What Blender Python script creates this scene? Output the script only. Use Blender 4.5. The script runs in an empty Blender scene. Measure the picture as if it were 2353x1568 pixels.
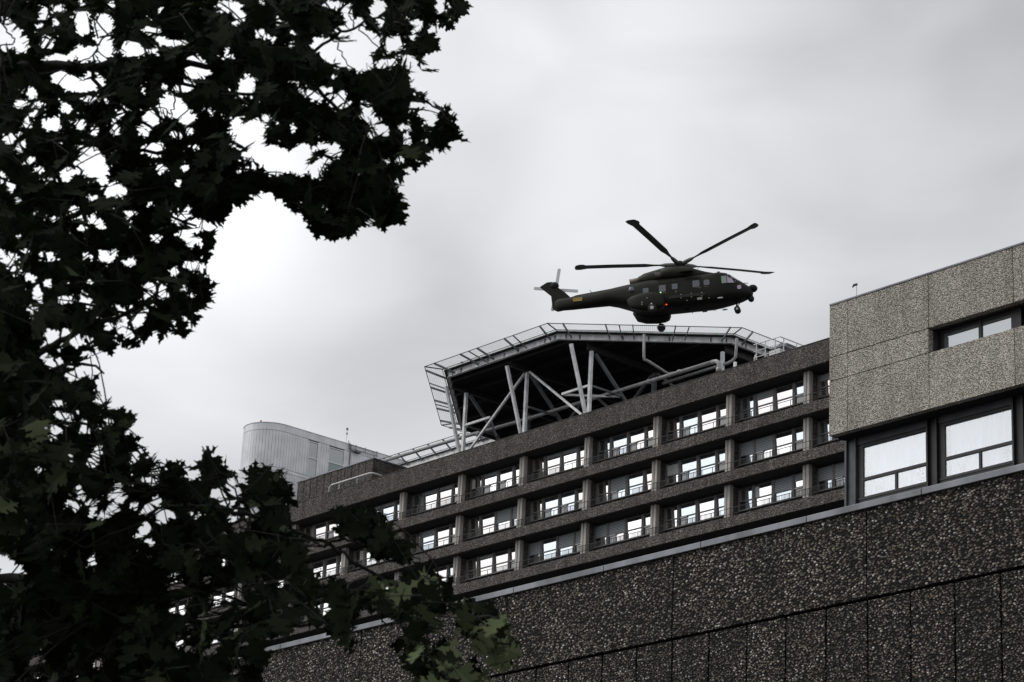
import bpy, bmesh, math, random
import numpy as np
from mathutils import Vector, Matrix
random.seed(7)
rng = np.random.default_rng(11)
sc = bpy.context.scene
col = sc.collection
PI = math.pi

# ------------------------------------------------------------------ camera
# the facades run along world X (far end at -X), their outward normal is -Y, Z is up
F0 = 5726.0                                   # focal length for a 2353 px wide picture
RX = np.array([-5260., 1846., F0]); RX = -RX / np.linalg.norm(RX)
RZ = np.array([811., -15450., F0]); RZ = RZ - RX * RX.dot(RZ); RZ /= np.linalg.norm(RZ)
RY = np.cross(RZ, RX)
RM = np.array([RX, RY, RZ])                   # rows: world axes seen in the camera (x right, y down, z forward)
EYE = np.array([0., 0., 1.6])

cam_d = bpy.data.cameras.new('camera')
cam = bpy.data.objects.new('camera', cam_d)
col.objects.link(cam)
r_, u_, b_ = RM[:, 0], -RM[:, 1], -RM[:, 2]
cam.matrix_world = Matrix(((r_[0], u_[0], b_[0], EYE[0]), (r_[1], u_[1], b_[1], EYE[1]), (r_[2], u_[2], b_[2], EYE[2]), (0, 0, 0, 1)))
cam_d.sensor_width = 36.0
cam_d.lens = F0 * 36.0 / 2353.0
cam_d.clip_start = 0.2
cam_d.clip_end = 6000
cam_d.dof.use_dof = True
cam_d.dof.focus_distance = 190
cam_d.dof.aperture_fstop = 11
sc.camera = cam

# ------------------------------------------------------------------ world: overcast sky
SUN_EL, SUN_AZ = math.radians(52), math.radians(222)     # azimuth clockwise from +Y
w = bpy.data.worlds.new('World'); sc.world = w
w.use_nodes = True
nt = w.node_tree; nt.nodes.clear()
def N(t, typ, **kw):
    n = t.nodes.new(typ)
    for k, v in kw.items(): setattr(n, k, v)
    return n
def mathn(t, op, a, b=None, clamp=False):
    n = N(t, 'ShaderNodeMath', operation=op, use_clamp=clamp)
    for i, v in enumerate((a, b)):
        if v is None: continue
        if isinstance(v, (int, float)): n.inputs[i].default_value = v
        else: t.links.new(v, n.inputs[i])
    return n.outputs[0]
sky = N(nt, 'ShaderNodeTexSky', sky_type='NISHITA', sun_disc=False)
sky.sun_elevation = SUN_EL; sky.sun_rotation = SUN_AZ
sky.dust_density = 3.0
tc = N(nt, 'ShaderNodeTexCoord')
mp = N(nt, 'ShaderNodeMapping'); mp.inputs['Scale'].default_value = (6.0, 6.0, 12.0)
nt.links.new(tc.outputs['Generated'], mp.inputs[0])
nz = N(nt, 'ShaderNodeTexNoise'); nz.inputs['Scale'].default_value = 1.5
nz.inputs['Detail'].default_value = 4; nz.inputs['Roughness'].default_value = 0.42; nz.inputs['Distortion'].default_value = 0.6
nt.links.new(mp.outputs[0], nz.inputs['Vector'])
def lobe(px, py, half, amp):
    """a soft bright or dark patch of cloud round the direction of a picture point"""
    c = np.array([px - 1176.5, py - 784., F0]); d = RM @ c; d /= np.linalg.norm(d)
    vm = N(nt, 'ShaderNodeVectorMath', operation='DOT_PRODUCT'); vm.inputs[1].default_value = tuple(d)
    nt.links.new(tc.outputs['Generated'], vm.inputs[0])
    x = mathn(nt, 'SUBTRACT', vm.outputs['Value'], 1.0)
    x = mathn(nt, 'MULTIPLY', x, 1.0 / (1 - math.cos(math.radians(half))))
    x = mathn(nt, 'EXPONENT', x)
    return mathn(nt, 'MULTIPLY', x, amp)
val = mathn(nt, 'MULTIPLY', mathn(nt, 'SUBTRACT', nz.outputs['Fac'], 0.5), 0.46)
val = mathn(nt, 'ADD', val, 0.745)
for a in ((1400, 230, 3.0, 0.2), (1270, 520, 2.2, 0.08), (2330, 420, 3.0, -0.06), (2300, -60, 4.0, -0.15), (300, 350, 5.2, 0.45), (850, 850, 3.2, -0.09), (1130, 330, 0.9, -0.08), (1060, 610, 1.3, -0.05), (1760, 640, 1.6, 0.05), (1850, 150, 1.6, -0.05), (560, 520, 1.6, 0.1)):
    val = mathn(nt, 'ADD', val, lobe(*a))
# bright patch of sky added behind the camera for the windows to mirror
vm = N(nt, 'ShaderNodeVectorMath', operation='DOT_PRODUCT'); vm.inputs[1].default_value = (-0.72, -0.62, 0.30)
nt.links.new(tc.outputs['Generated'], vm.inputs[0])
br = mathn(nt, 'MAXIMUM', vm.outputs['Value'], 0.0); br = mathn(nt, 'POWER', br, 16.0)
val = mathn(nt, 'ADD', val, mathn(nt, 'MULTIPLY', br, 1.3))
cmb = N(nt, 'ShaderNodeCombineColor')
nt.links.new(mathn(nt, 'MULTIPLY', val, 0.985), cmb.inputs[0]); nt.links.new(mathn(nt, 'MULTIPLY', val, 0.995), cmb.inputs[1])
nt.links.new(mathn(nt, 'MULTIPLY', val, 1.02), cmb.inputs[2])
bg1 = N(nt, 'ShaderNodeBackground'); bg1.inputs[1].default_value = 0.06
bg2 = N(nt, 'ShaderNodeBackground'); bg2.inputs[1].default_value = 1.0
nt.links.new(sky.outputs[0], bg1.inputs[0]); nt.links.new(cmb.outputs[0], bg2.inputs[0])
mx = N(nt, 'ShaderNodeMixShader'); mx.inputs[0].default_value = 0.95
nt.links.new(bg1.outputs[0], mx.inputs[1]); nt.links.new(bg2.outputs[0], mx.inputs[2])
wo = N(nt, 'ShaderNodeOutputWorld'); nt.links.new(mx.outputs[0], wo.inputs[0])

sun_d = bpy.data.lights.new('sun', 'SUN'); sun_d.energy = 1.3; sun_d.angle = math.radians(18); sun_d.color = (1.0, 0.96, 0.9)
sun = bpy.data.objects.new('sun', sun_d); col.objects.link(sun)
sd = Vector((math.sin(SUN_AZ) * math.cos(SUN_EL), math.cos(SUN_AZ) * math.cos(SUN_EL), math.sin(SUN_EL)))
sun.rotation_euler = sd.to_track_quat('Z', 'Y').to_euler()
sun.location = (0, -50, 120)

sc.view_settings.view_transform = 'Standard'; sc.view_settings.look = 'None'
sc.view_settings.exposure = 0.0; sc.view_settings.gamma = 1.0
sc.view_settings.use_curve_mapping = False

# ------------------------------------------------------------------ helpers
def material(name, color=(0.5, 0.5, 0.5), rough=0.6, metal=0.0, spec=0.5):
    m = bpy.data.materials.new(name); m.use_nodes = True
    p = m.node_tree.nodes['Principled BSDF']
    p.inputs['Base Color'].default_value = (*color, 1); p.inputs['Roughness'].default_value = rough
    p.inputs['Metallic'].default_value = metal; p.inputs['Specular IOR Level'].default_value = spec
    return m
def worn(name, color, rough=0.6, metal=0.0, scale=3.0, amt=0.35, spec=0.5, bump=0.0, stretch=(1, 1, 1)):
    """plain colour with uneven dirt in object space"""
    m = material(name, color, rough, metal, spec)
    t = m.node_tree; p = t.nodes['Principled BSDF']
    tcn = N(t, 'ShaderNodeTexCoord'); mpn = N(t, 'ShaderNodeMapping'); mpn.inputs['Scale'].default_value = stretch
    t.links.new(tcn.outputs['Object'], mpn.inputs[0])
    n1 = N(t, 'ShaderNodeTexNoise'); n1.inputs['Scale'].default_value = scale; n1.inputs['Detail'].default_value = 6
    t.links.new(mpn.outputs[0], n1.inputs['Vector'])
    mr = N(t, 'ShaderNodeMapRange'); mr.inputs[1].default_value = 0.3; mr.inputs[2].default_value = 0.7
    mr.inputs[3].default_value = 1 - amt; mr.inputs[4].default_value = 1 + amt * 0.4
    t.links.new(n1.outputs['Fac'], mr.inputs[0])
    mc = N(t, 'ShaderNodeMix', data_type='RGBA', blend_type='MULTIPLY'); mc.inputs[0].default_value = 1
    mc.inputs[6].default_value = (*color, 1); t.links.new(mr.outputs[0], mc.inputs[7])
    t.links.new(mc.outputs[2], p.inputs['Base Color'])
    if bump:
        b = N(t, 'ShaderNodeBump'); b.inputs['Strength'].default_value = bump; b.inputs['Distance'].default_value = 0.02
        t.links.new(n1.outputs['Fac'], b.inputs['Height']); t.links.new(b.outputs[0], p.inputs['Normal'])
    return m
def pebbles(name, size, stones, matrix, gap=0.42, aspect=(1, 1, 1), streak=0.25, bumpd=0.02, vary=0.5, soft=0.12, rot=0.5):
    """exposed aggregate: stones of several greys set in a matrix"""
    m = material(name, matrix, 0.85, 0, 0.25); t = m.node_tree; p = t.nodes['Principled BSDF']
    tcn = N(t, 'ShaderNodeTexCoord'); mpn = N(t, 'ShaderNodeMapping'); mpn.inputs['Scale'].default_value = tuple(a / size for a in aspect)
    mpn.inputs['Rotation'].default_value = (0, rot, 0)
    t.links.new(tcn.outputs['Object'], mpn.inputs[0])
    wob = N(t, 'ShaderNodeTexNoise'); wob.inputs['Scale'].default_value = 0.9; wob.inputs['Detail'].default_value = 2
    t.links.new(mpn.outputs[0], wob.inputs['Vector'])
    add = N(t, 'ShaderNodeMix', data_type='VECTOR', blend_type='MIX') if False else N(t, 'ShaderNodeVectorMath', operation='MULTIPLY_ADD')
    t.links.new(wob.outputs['Color'], add.inputs[0]); add.inputs[1].default_value = (0.3, 0.3, 0.3); t.links.new(mpn.outputs[0], add.inputs[2])
    v = N(t, 'ShaderNodeTexVoronoi', feature='F1'); v.inputs['Scale'].default_value = 1; v.inputs['Randomness'].default_value = 1
    t.links.new(add.outputs[0], v.inputs['Vector'])
    sep = N(t, 'ShaderNodeSeparateColor'); t.links.new(v.outputs['Color'], sep.inputs[0])
    # stone radius differs from stone to stone
    rad = mathn(t, 'ADD', mathn(t, 'MULTIPLY', sep.outputs[1], 0.22), gap - 0.11)
    d = mathn(t, 'SUBTRACT', rad, v.outputs['Distance']); d = mathn(t, 'MULTIPLY', d, 1.0 / soft)
    mask = mathn(t, 'ADD', d, 0.0, True)
    cr = N(t, 'ShaderNodeValToRGB'); el = cr.color_ramp.elements
    el[0].position = 0; el[0].color = (*stones[0], 1); el[1].position = 1; el[1].color = (*stones[-1], 1)
    for i, s in enumerate(stones[1:-1]):
        e = el.new((i + 1) / (len(stones) - 1)); e.color = (*s, 1)
    t.links.new(sep.outputs[0], cr.inputs[0])
    mc = N(t, 'ShaderNodeMix', data_type='RGBA'); t.links.new(mask, mc.inputs[0]); mc.inputs[6].default_value = (*matrix, 1); t.links.new(cr.outputs[0], mc.inputs[7])
    # weather streaks and broad unevenness
    mp2 = N(t, 'ShaderNodeMapping'); mp2.inputs['Scale'].default_value = (1.3, 1.3, 0.22); t.links.new(tcn.outputs['Object'], mp2.inputs[0])
    n2 = N(t, 'ShaderNodeTexNoise'); n2.inputs['Scale'].default_value = 1.1; n2.inputs['Detail'].default_value = 6; n2.inputs['Roughness'].default_value = 0.6
    t.links.new(mp2.outputs[0], n2.inputs['Vector'])
    mr = N(t, 'ShaderNodeMapRange'); mr.inputs[1].default_value = 0.3; mr.inputs[2].default_value = 0.7; mr.inputs[3].default_value = 1 - streak; mr.inputs[4].default_value = 1 + streak * 0.5
    t.links.new(n2.outputs['Fac'], mr.inputs[0])
    m2 = N(t, 'ShaderNodeMix', data_type='RGBA', blend_type='MULTIPLY'); m2.inputs[0].default_value = 1
    oi = N(t, 'ShaderNodeObjectInfo'); tonep = mathn(t, 'MULTIPLY', mr.outputs[0], mathn(t, 'ADD', mathn(t, 'MULTIPLY', oi.outputs['Random'], 0.2), 0.9))
    t.links.new(mc.outputs[2], m2.inputs[6]); t.links.new(tonep, m2.inputs[7]); t.links.new(m2.outputs[2], p.inputs['Base Color'])
    b = N(t, 'ShaderNodeBump'); b.inputs['Strength'].default_value = 0.9; b.inputs['Distance'].default_value = bumpd
    h = mathn(t, 'SUBTRACT', 1.0, v.outputs['Distance'])
    t.links.new(h, b.inputs['Height']); t.links.new(b.outputs[0], p.inputs['Normal'])
    return m

def lean_pane(mb, x0, x1, z0, z1):
    f = lambda z: 1.535 - 0.055 * z
    return mb.add([(x0, f(z0), z0), (x1, f(z0), z0), (x0, f(z1), z1), (x1, f(z1), z1), (x0, f(z0) + .012, z0), (x1, f(z0) + .012, z0), (x0, f(z1) + .012, z1), (x1, f(z1) + .012, z1)],
                  [(0, 1, 3, 2), (4, 6, 7, 5), (0, 4, 5, 1), (2, 3, 7, 6), (0, 2, 6, 4), (1, 5, 7, 3)])
class MB:
    """collects shapes; build() links them as one mesh object"""
    def __init__(s): s.v = []; s.f = []
    def add(s, vs, fs):
        o = len(s.v); s.v += [tuple(v) for v in vs]; s.f += [tuple(i + o for i in f) for f in fs]; return s
    def box(s, x0, x1, y0, y1, z0, z1):
        x0, x1 = min(x0, x1), max(x0, x1); y0, y1 = min(y0, y1), max(y0, y1); z0, z1 = min(z0, z1), max(z0, z1)
        v = [(x, y, z) for z in (z0, z1) for y in (y0, y1) for x in (x0, x1)]
        return s.add(v, [(0, 2, 3, 1), (4, 5, 7, 6), (0, 1, 5, 4), (2, 6, 7, 3), (0, 4, 6, 2), (1, 3, 7, 5)])
    def tube(s, pts, r, n=8, cap=True):
        """round bar through points; r a number or one per point"""
        P = [Vector(p) for p in pts]; m = len(P)
        R = [r] * m if isinstance(r, (int, float)) else list(r)
        rings = []
        t0 = (P[1] - P[0]).normalized(); up = Vector((0, 0, 1)) if abs(t0.z) < 0.9 else Vector((1, 0, 0))
        a = t0.cross(up).normalized()
        for i in range(m):
            t = (P[min(i + 1, m - 1)] - P[max(i - 1, 0)])
            t = t.normalized() if t.length > 1e-9 else t0
            a = (a - t * a.dot(t)); a = a.normalized() if a.length > 1e-6 else t.orthogonal().normalized()
            b = t.cross(a)
            rings.append([P[i] + (a * math.cos(2 * PI * k / n) + b * math.sin(2 * PI * k / n)) * R[i] for k in range(n)])
        vs = [v for rg in rings for v in rg]; fs = []
        for i in range(m - 1):
            for k in range(n): fs.append((i * n + k, i * n + (k + 1) % n, (i + 1) * n + (k + 1) % n, (i + 1) * n + k))
        if cap: fs += [tuple(range(n))[::-1], tuple((m - 1) * n + k for k in range(n))]
        return s.add(vs, fs)
    def beam(s, p, q, w_, h, flange=None):
        """rectangular bar from p to q; with flange: an I section"""
        p, q = Vector(p), Vector(q); t = (q - p).normalized()
        up = Vector((0, 0, 1)) if abs(t.z) < 0.95 else Vector((1, 0, 0))
        a = t.cross(up).normalized(); b = a.cross(t).normalized()
        def bar(ca, cb, wa, hb):
            vs = [o + a * (ca + sa * wa / 2) + b * (cb + sb * hb / 2) for o in (p, q) for sb in (-1, 1) for sa in (-1, 1)]
            s.add(vs, [(0, 1, 3, 2), (4, 6, 7, 5), (0, 4, 5, 1), (2, 3, 7, 6), (0, 2, 6, 4), (1, 5, 7, 3)])
        if flange is None: bar(0, 0, w_, h)
        else:
            bar(0, 0, flange, h - 2 * flange); bar(0, h / 2 - flange / 2, w_, flange); bar(0, -h / 2 + flange / 2, w_, flange)
        return s
    def prism(s, poly, axis, a0, a1):
        """polygon (2-D) pushed along an axis"""
        n = len(poly)
        def pt(p, a): return {0: (a, p[0], p[1]), 1: (p[0], a, p[1]), 2: (p[0], p[1], a)}[axis]
        return s.add([pt(p, a0) for p in poly] + [pt(p, a1) for p in poly],
                     [tuple(range(n))[::-1], tuple(range(n, 2 * n))] + [(i, (i + 1) % n, n + (i + 1) % n, n + i) for i in range(n)])
    def ball(s, c, r, nu=12, nv=8):
        rx, ry, rz = (r, r, r) if isinstance(r, (int, float)) else r
        vs = [(c[0], c[1], c[2] - rz)]; 
        for j in range(1, nv):
            ph = -PI / 2 + PI * j / nv
            for i in range(nu):
                th = 2 * PI * i / nu; vs.append((c[0] + rx * math.cos(ph) * math.cos(th), c[1] + ry * math.cos(ph) * math.sin(th), c[2] + rz * math.sin(ph)))
        vs.append((c[0], c[1], c[2] + rz)); fs = []
        for i in range(nu):
            fs.append((0, 1 + (i + 1) % nu, 1 + i)); L = 1 + (nv - 2) * nu; fs.append((L + i, L + (i + 1) % nu, len(vs) - 1))
        for j in range(nv - 2):
            for i in range(nu): a = 1 + j * nu; fs.append((a + i, a + (i + 1) % nu, a + nu + (i + 1) % nu, a + nu + i))
        return s.add(vs, fs)
    def build(s, name, mat, parent=None, smooth=False, bevel=0.0, fix=True):
        me = bpy.data.meshes.new(name); me.from_pydata(s.v, [], s.f)
        if fix:
            b = bmesh.new(); b.from_mesh(me); bmesh.ops.recalc_face_normals(b, faces=b.faces); b.to_mesh(me); b.free()
        for m in (mat if isinstance(mat, (list, tuple)) else [mat]): me.materials.append(m)
        if smooth:
            for p in me.polygons: p.use_smooth = True
        o = bpy.data.objects.new(name, me); col.objects.link(o)
        if parent: o.parent = parent
        if bevel:
            bv = o.modifiers.new('bevel', 'BEVEL'); bv.width = bevel; bv.segments = 2; bv.limit_method = 'ANGLE'
        return o
def tag(o, label=None, cat=None, group=None, kind=None):
    for k, v in (('label', label), ('category', cat), ('group', group), ('kind', kind)):
        if v: o[k] = v
    return o
def empty(name, loc, label, cat, group=None):
    o = bpy.data.objects.new(name, None); col.objects.link(o); o.location = loc; o.empty_display_size = 0.5
    return tag(o, label, cat, group)
def child_to(o, root):
    """parent an object built in world coordinates to a thing standing elsewhere"""
    o.parent = root; o.matrix_parent_inverse = Matrix.Translation(root.location).inverted(); return o

# ------------------------------------------------------------------ materials
M = {}
M['ground'] = worn('asphalt', (0.05, 0.05, 0.05), 0.9, scale=0.8, amt=0.3)
M['podium'] = pebbles('pebble_panel_dark', 0.055, [(0.035, 0.03, 0.024), (0.11, 0.094, 0.076), (0.05, 0.043, 0.035), (0.19, 0.163, 0.132), (0.08, 0.068, 0.056), (0.3, 0.265, 0.22), (0.13, 0.112, 0.092), (0.62, 0.6, 0.55)], (0.004, 0.0037, 0.0034), gap=0.48, aspect=(0.85, 1, 1.25), streak=0.4, bumpd=0.035)
M['block'] = pebbles('pebble_panel_beige', 0.055, [(0.36, 0.335, 0.3), (0.6, 0.56, 0.5), (0.5, 0.465, 0.41), (0.72, 0.685, 0.62), (0.6, 0.55, 0.47), (0.82, 0.79, 0.73)], (0.2, 0.185, 0.16), gap=0.55, aspect=(0.8, 1, 1.35), streak=0.28, bumpd=0.05, rot=0.35)
M['band'] = pebbles('pebble_panel_brown', 0.075, [(0.055, 0.05, 0.046), (0.15, 0.138, 0.125), (0.09, 0.082, 0.075), (0.23, 0.213, 0.195), (0.13, 0.118, 0.108), (0.36, 0.34, 0.32)], (0.045, 0.04, 0.036), gap=0.55, aspect=(0.6, 1, 1.5), streak=0.35, bumpd=0.05, rot=0.12)
M['joint'] = worn('dark_joint', (0.008, 0.008, 0.008), 0.9)
M['coping'] = worn('zinc_coping', (0.21, 0.215, 0.235), 0.45, 0.35, scale=1.4, amt=0.5, stretch=(1, 1, 0.4))
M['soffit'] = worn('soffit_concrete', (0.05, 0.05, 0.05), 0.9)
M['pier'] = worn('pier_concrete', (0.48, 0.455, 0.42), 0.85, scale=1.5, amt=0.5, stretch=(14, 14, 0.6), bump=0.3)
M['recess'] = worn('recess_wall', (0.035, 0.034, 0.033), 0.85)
M['frame_grey'] = worn('aluminium_frame', (0.22, 0.21, 0.205), 0.5, 0.2, scale=4)
M['frame_dark'] = worn('bronze_frame', (0.028, 0.026, 0.027), 0.45, 0.3, scale=2)
M['panel_dark'] = worn('grey_spandrel', (0.075, 0.077, 0.085), 0.5, 0.2, scale=2, amt=0.3)
M['rail'] = material('black_rail', (0.012, 0.012, 0.013), 0.5, 0.4)
M['white_steel'] = worn('galvanised_white_steel', (0.8, 0.8, 0.81), 0.5, 0.0, scale=2, amt=0.35)
M['grey_steel'] = worn('grey_steel', (0.18, 0.185, 0.195), 0.5, 0.2, scale=2, amt=0.4)
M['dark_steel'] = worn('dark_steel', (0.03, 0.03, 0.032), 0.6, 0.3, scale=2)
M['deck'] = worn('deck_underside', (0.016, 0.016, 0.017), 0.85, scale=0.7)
M['pipe'] = worn('grey_drain_pipe', (0.3, 0.3, 0.305), 0.4, 0.0, scale=3, amt=0.3)
M['cladding'] = worn('white_metal_cladding', (0.68, 0.695, 0.72), 0.42, 0.2, scale=0.8, amt=0.18)
M['cladding_line'] = material('cladding_groove', (0.2, 0.205, 0.21), 0.6)
M['gear'] = worn('white_paint', (0.62, 0.62, 0.63), 0.5, scale=2, amt=0.25)
M['roof'] = worn('roof_felt', (0.045, 0.045, 0.045), 0.95)
M['bark'] = worn('bark', (0.014, 0.012, 0.01), 0.95, scale=12, amt=0.5, bump=0.6, stretch=(1, 1, 0.25))

def glass(name, refl, tint, inner, rough=0.02):
    """coated pane: mirror layer over a dark or curtained room"""
    m = bpy.data.materials.new(name); m.use_nodes = True; t = m.node_tree; p = t.nodes['Principled BSDF']
    p.inputs['Base Color'].default_value = (*inner, 1); p.inputs['Roughness'].default_value = 0.7
    g = N(t, 'ShaderNodeBsdfGlossy'); g.inputs[0].default_value = (*tint, 1); g.inputs[1].default_value = rough
    tcn = N(t, 'ShaderNodeTexCoord'); n1 = N(t, 'ShaderNodeTexNoise'); n1.inputs['Scale'].default_value = 0.6
    t.links.new(tcn.outputs['Object'], n1.inputs['Vector'])
    b = N(t, 'ShaderNodeBump'); b.inputs['Strength'].default_value = 0.25; b.inputs['Distance'].default_value = 0.02
    t.links.new(n1.outputs['Fac'], b.inputs['Height']); t.links.new(b.outputs[0], g.inputs['Normal'])
    s = N(t, 'ShaderNodeMixShader'); s.inputs[0].default_value = refl
    t.links.new(p.outputs[0], s.inputs[1]); t.links.new(g.outputs[0], s.inputs[2])
    t.links.new(s.outputs[0], t.nodes['Material Output'].inputs[0])
    return m
M['glass_a'] = glass('window_glass', 0.78, (1, 0.985, 0.97), (0.02, 0.02, 0.02))
M['glass_b'] = glass('window_glass_rosy', 0.62, (1, 0.95, 0.93), (0.03, 0.03, 0.03))
M['glass_c'] = glass('window_glass_blue', 0.6, (0.88, 0.95, 1.0), (0.05, 0.055, 0.06))
M['glass_dark'] = glass('dark_sash_glass', 0.12, (1, 1, 1), (0.01, 0.01, 0.011))
M['glass_grey'] = glass('clerestory_glass', 0.3, (0.93, 0.97, 1), (0.10, 0.105, 0.11))
M['glass_teal'] = glass('spandrel_glass', 0.2, (0.8, 1, 0.95), (0.03, 0.055, 0.05))
def slats(name, c, pitch):
    m = material(name, c, 0.6); t = m.node_tree; p = t.nodes['Principled BSDF']
    tcn = N(t, 'ShaderNodeTexCoord'); wv = N(t, 'ShaderNodeTexWave', wave_type='BANDS', bands_direction='Z'); wv.inputs['Scale'].default_value = 0.314 / pitch * 1.0
    t.links.new(tcn.outputs['Object'], wv.inputs['Vector'])
    cr = N(t, 'ShaderNodeValToRGB'); cr.color_ramp.elements[0].color = (*[x * 0.25 for x in c], 1); cr.color_ramp.elements[1].color = (*c, 1)
    t.links.new(wv.outputs['Fac'], cr.inputs[0]); t.links.new(cr.outputs[0], p.inputs['Base Color']); return m
M['thin_curtain'] = worn('thin_curtain', (0.6, 0.62, 0.62), 0.9, scale=3, stretch=(6, 1, 0.3))
M['blind'] = slats('venetian_blind', (0.4, 0.44, 0.46), 0.12)

# ------------------------------------------------------------------ ground
MB().add([(-2500, -1500, 0), (1500, -1500, 0), (1500, 2500, 0), (-2500, 2500, 0)], [(0, 1, 2, 3)]).build('ground', M['ground'])['kind'] = 'structure'

# ------------------------------------------------------------------ low pebble wall of the podium (near)
pod = empty('podium_building', (-30, 36, 0), 'long low building faced with coarse dark pebble panels under a grey metal coping', 'building')
def P(name, mb, mat, root, **kw): return child_to(mb.build(name, mat, None, **kw), root)
PY = 36.0; PZT = 15.95; PZJ = 14.12
px_joints = [-36.91 + 5.41 * i for i in range(-6, 6)]       # vertical panel joints
x_lo, x_hi = -72.0, -8.0
ends = [x_lo] + [x for x in px_joints if x_lo < x < x_hi] + [x_hi]
G = 0.028
for i in range(len(ends) - 1):
    P('upper_panel', MB().box(ends[i] + G / 2, ends[i + 1] - G / 2, PY, PY + 0.25, PZJ + 0.03, PZT), M['podium'], pod, bevel=0.012)
subs = []
for j in px_joints:
    for k in range(5): subs.append(j + k * 1.082)
subs = sorted(x for x in subs if x_lo < x < x_hi)
subs = [x_lo] + subs + [x_hi]
for i in range(len(subs) - 1):
    P('lower_panel', MB().box(subs[i] + 0.022, subs[i + 1] - 0.022, PY + 0.03, PY + 0.26, 0.25, PZJ - 0.02), M['podium'], pod, bevel=0.012)
P('backing_wall', MB().box(x_lo, x_hi, PY + 0.3, PY + 14, 0, PZT - 0.03), M['joint'], pod)
cop = MB()
xs = np.arange(x_lo - 0.05, x_hi, 3.0)
for x in xs: cop.box(x + 0.008, min(x + 2.992, x_hi), PY - 0.06, PY + 0.45, PZT + 0.004, PZT + 0.14)
P('coping', cop, M['coping'], pod, bevel=0.01)
P('roof', MB().box(x_lo, x_hi, PY + 0.45, PY + 14, PZT - 0.02, PZT + 0.03), M['roof'], pod)
# lime runs under the coping
LIME = ((-34.74, 0.38, 0.035), (-34.2, 0.36, 0.035), (-33.68, 0.4, 0.04), (-33.13, 0.2, 0.025), (-35.29, 0.12, 0.06))
lime_m = worn('lime_run', (0.17, 0.17, 0.18), 0.9, scale=20)
for (sx, l, wd) in LIME:
    st = MB()
    for k in range(9):
        zz = PZT - 0.06 - l * k / 9; xx = sx + random.uniform(-0.02, 0.02); h = l / 9 * random.uniform(0.4, 0.95)
        st.add([(xx - wd / 2 * random.uniform(0.3, 1), PY - 0.004, zz), (xx + wd / 2 * random.uniform(0.3, 1), PY - 0.004, zz), (xx + wd / 2, PY - 0.004, zz - h), (xx - wd / 3, PY - 0.004, zz - h)], [(0, 1, 2, 3)])
    P("lime_run", st, lime_m, pod)

# ------------------------------------------------------------------ near wing: beige pebble block over large windows
wing = empty('hospital_wing', (-45, 72, 0), 'beige pebble clad wing with curtained windows below and a strip window above', 'building')
BY = 72.0; BX = -65.0; XR = -34.5
zR, zJ1, zJ2, zB = 39.45, 37.15, 36.12, 33.78
g = 0.03
jx = [BX, -64.0, -59.76, -55.56, -51.35, -47.15, -42.95, -38.75, XR]
for i in range(len(jx) - 1):
    x0, x1 = jx[i] + (g / 2 if i else 0), jx[i + 1] - g / 2
    P('wall_panel', MB().box(x0, x1, BY, BY + 0.3, zJ1 + g / 2, zR), M['block'], wing, bevel=0.01)
    if i < 2: P('wall_panel', MB().box(x0, x1, BY, BY + 0.3, zJ2 + g / 2, zJ1 - g / 2), M['block'], wing, bevel=0.01)
    P('wall_panel', MB().box(x0, x1, BY, BY + 0.3, zB, zJ2 - g / 2), M['block'], wing, bevel=0.01)
P('core_wall', MB().box(BX + 0.05, -59.8, BY + 0.31, BY + 14, zB + 0.03, zR - 0.03).box(-59.8, XR, BY + 0.31, BY + 14, zJ1 + .06, zR - .03).box(-59.8, XR, BY + 0.31, BY + 14, zB + .03, zJ2 - 0.03).box(-59.8, XR, BY + 0.95, BY + 14, zJ2 - 0.03, zJ1 + .06), M['soffit'], wing)
fl = MB()
for i in range(len(jx) - 1): fl.box(jx[i] + 0.01, jx[i + 1] - 0.01, BY - 0.03, BY + 0.36, zR + 0.004, zR + 0.07)
P('roof_edge', fl, M['coping'], wing)
# clerestory windows
mbf = MB()
for k in range(6):
    x0 = -59.76 + 4.2 * k; Y = BY + 0.6
    f = MB()
    f.box(x0 + 0.12, x0 + 4.1, Y, Y + 0.08, zJ1 - 0.14, zJ1 + 0.02).box(x0 + 0.12, x0 + 4.1, Y, Y + 0.08, zJ2 + 0.0, zJ2 + 0.16)
    for xx in (x0 + 0.12, x0 + 2.03, x0 + 3.62): f.box(xx, xx + (0.14 if xx < x0 + 3 else 0.48), Y - 0.03, Y + 0.07, zJ2 + 0.002, zJ1 + 0.022)
    fo = P('strip_window', f, M['frame_dark'], wing)
    pm = MB().box(x0 + 0.25, x0 + 2.04, Y + 0.03, Y + 0.05, zJ2 + 0.1, zJ1 - 0.1).box(x0 + 2.16, x0 + 3.65, Y + 0.03, Y + 0.05, zJ2 + 0.1, zJ1 - 0.1)
    po = pm.build('pane', M['glass_grey'], fo); po.matrix_parent_inverse = Matrix.Identity(4)
# large windows
WY = BY + 1.0
zh, zs = 33.42, 31.24
curt = material('net_curtain', (0.84, 0.88, 0.92), 0.85); t = curt.node_tree
tcn = N(t, 'ShaderNodeTexCoord'); mpn = N(t, 'ShaderNodeMapping'); mpn.inputs['Scale'].default_value = (3.2, 0.1, 0.05); t.links.new(tcn.outputs['Object'], mpn.inputs[0])
nn = N(t, 'ShaderNodeTexNoise'); nn.inputs['Scale'].default_value = 1.0; nn.inputs['Detail'].default_value = 4; t.links.new(mpn.outputs[0], nn.inputs['Vector'])
bb = N(t, 'ShaderNodeBump'); bb.inputs['Strength'].default_value = 0.5; bb.inputs['Distance'].default_value = 0.06; t.links.new(nn.outputs['Fac'], bb.inputs['Height'])
M['curtain'] = curt
clear = bpy.data.materials.new('clear_glass'); clear.use_nodes = True; t = clear.node_tree; t.nodes.remove(t.nodes['Principled BSDF'])
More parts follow.
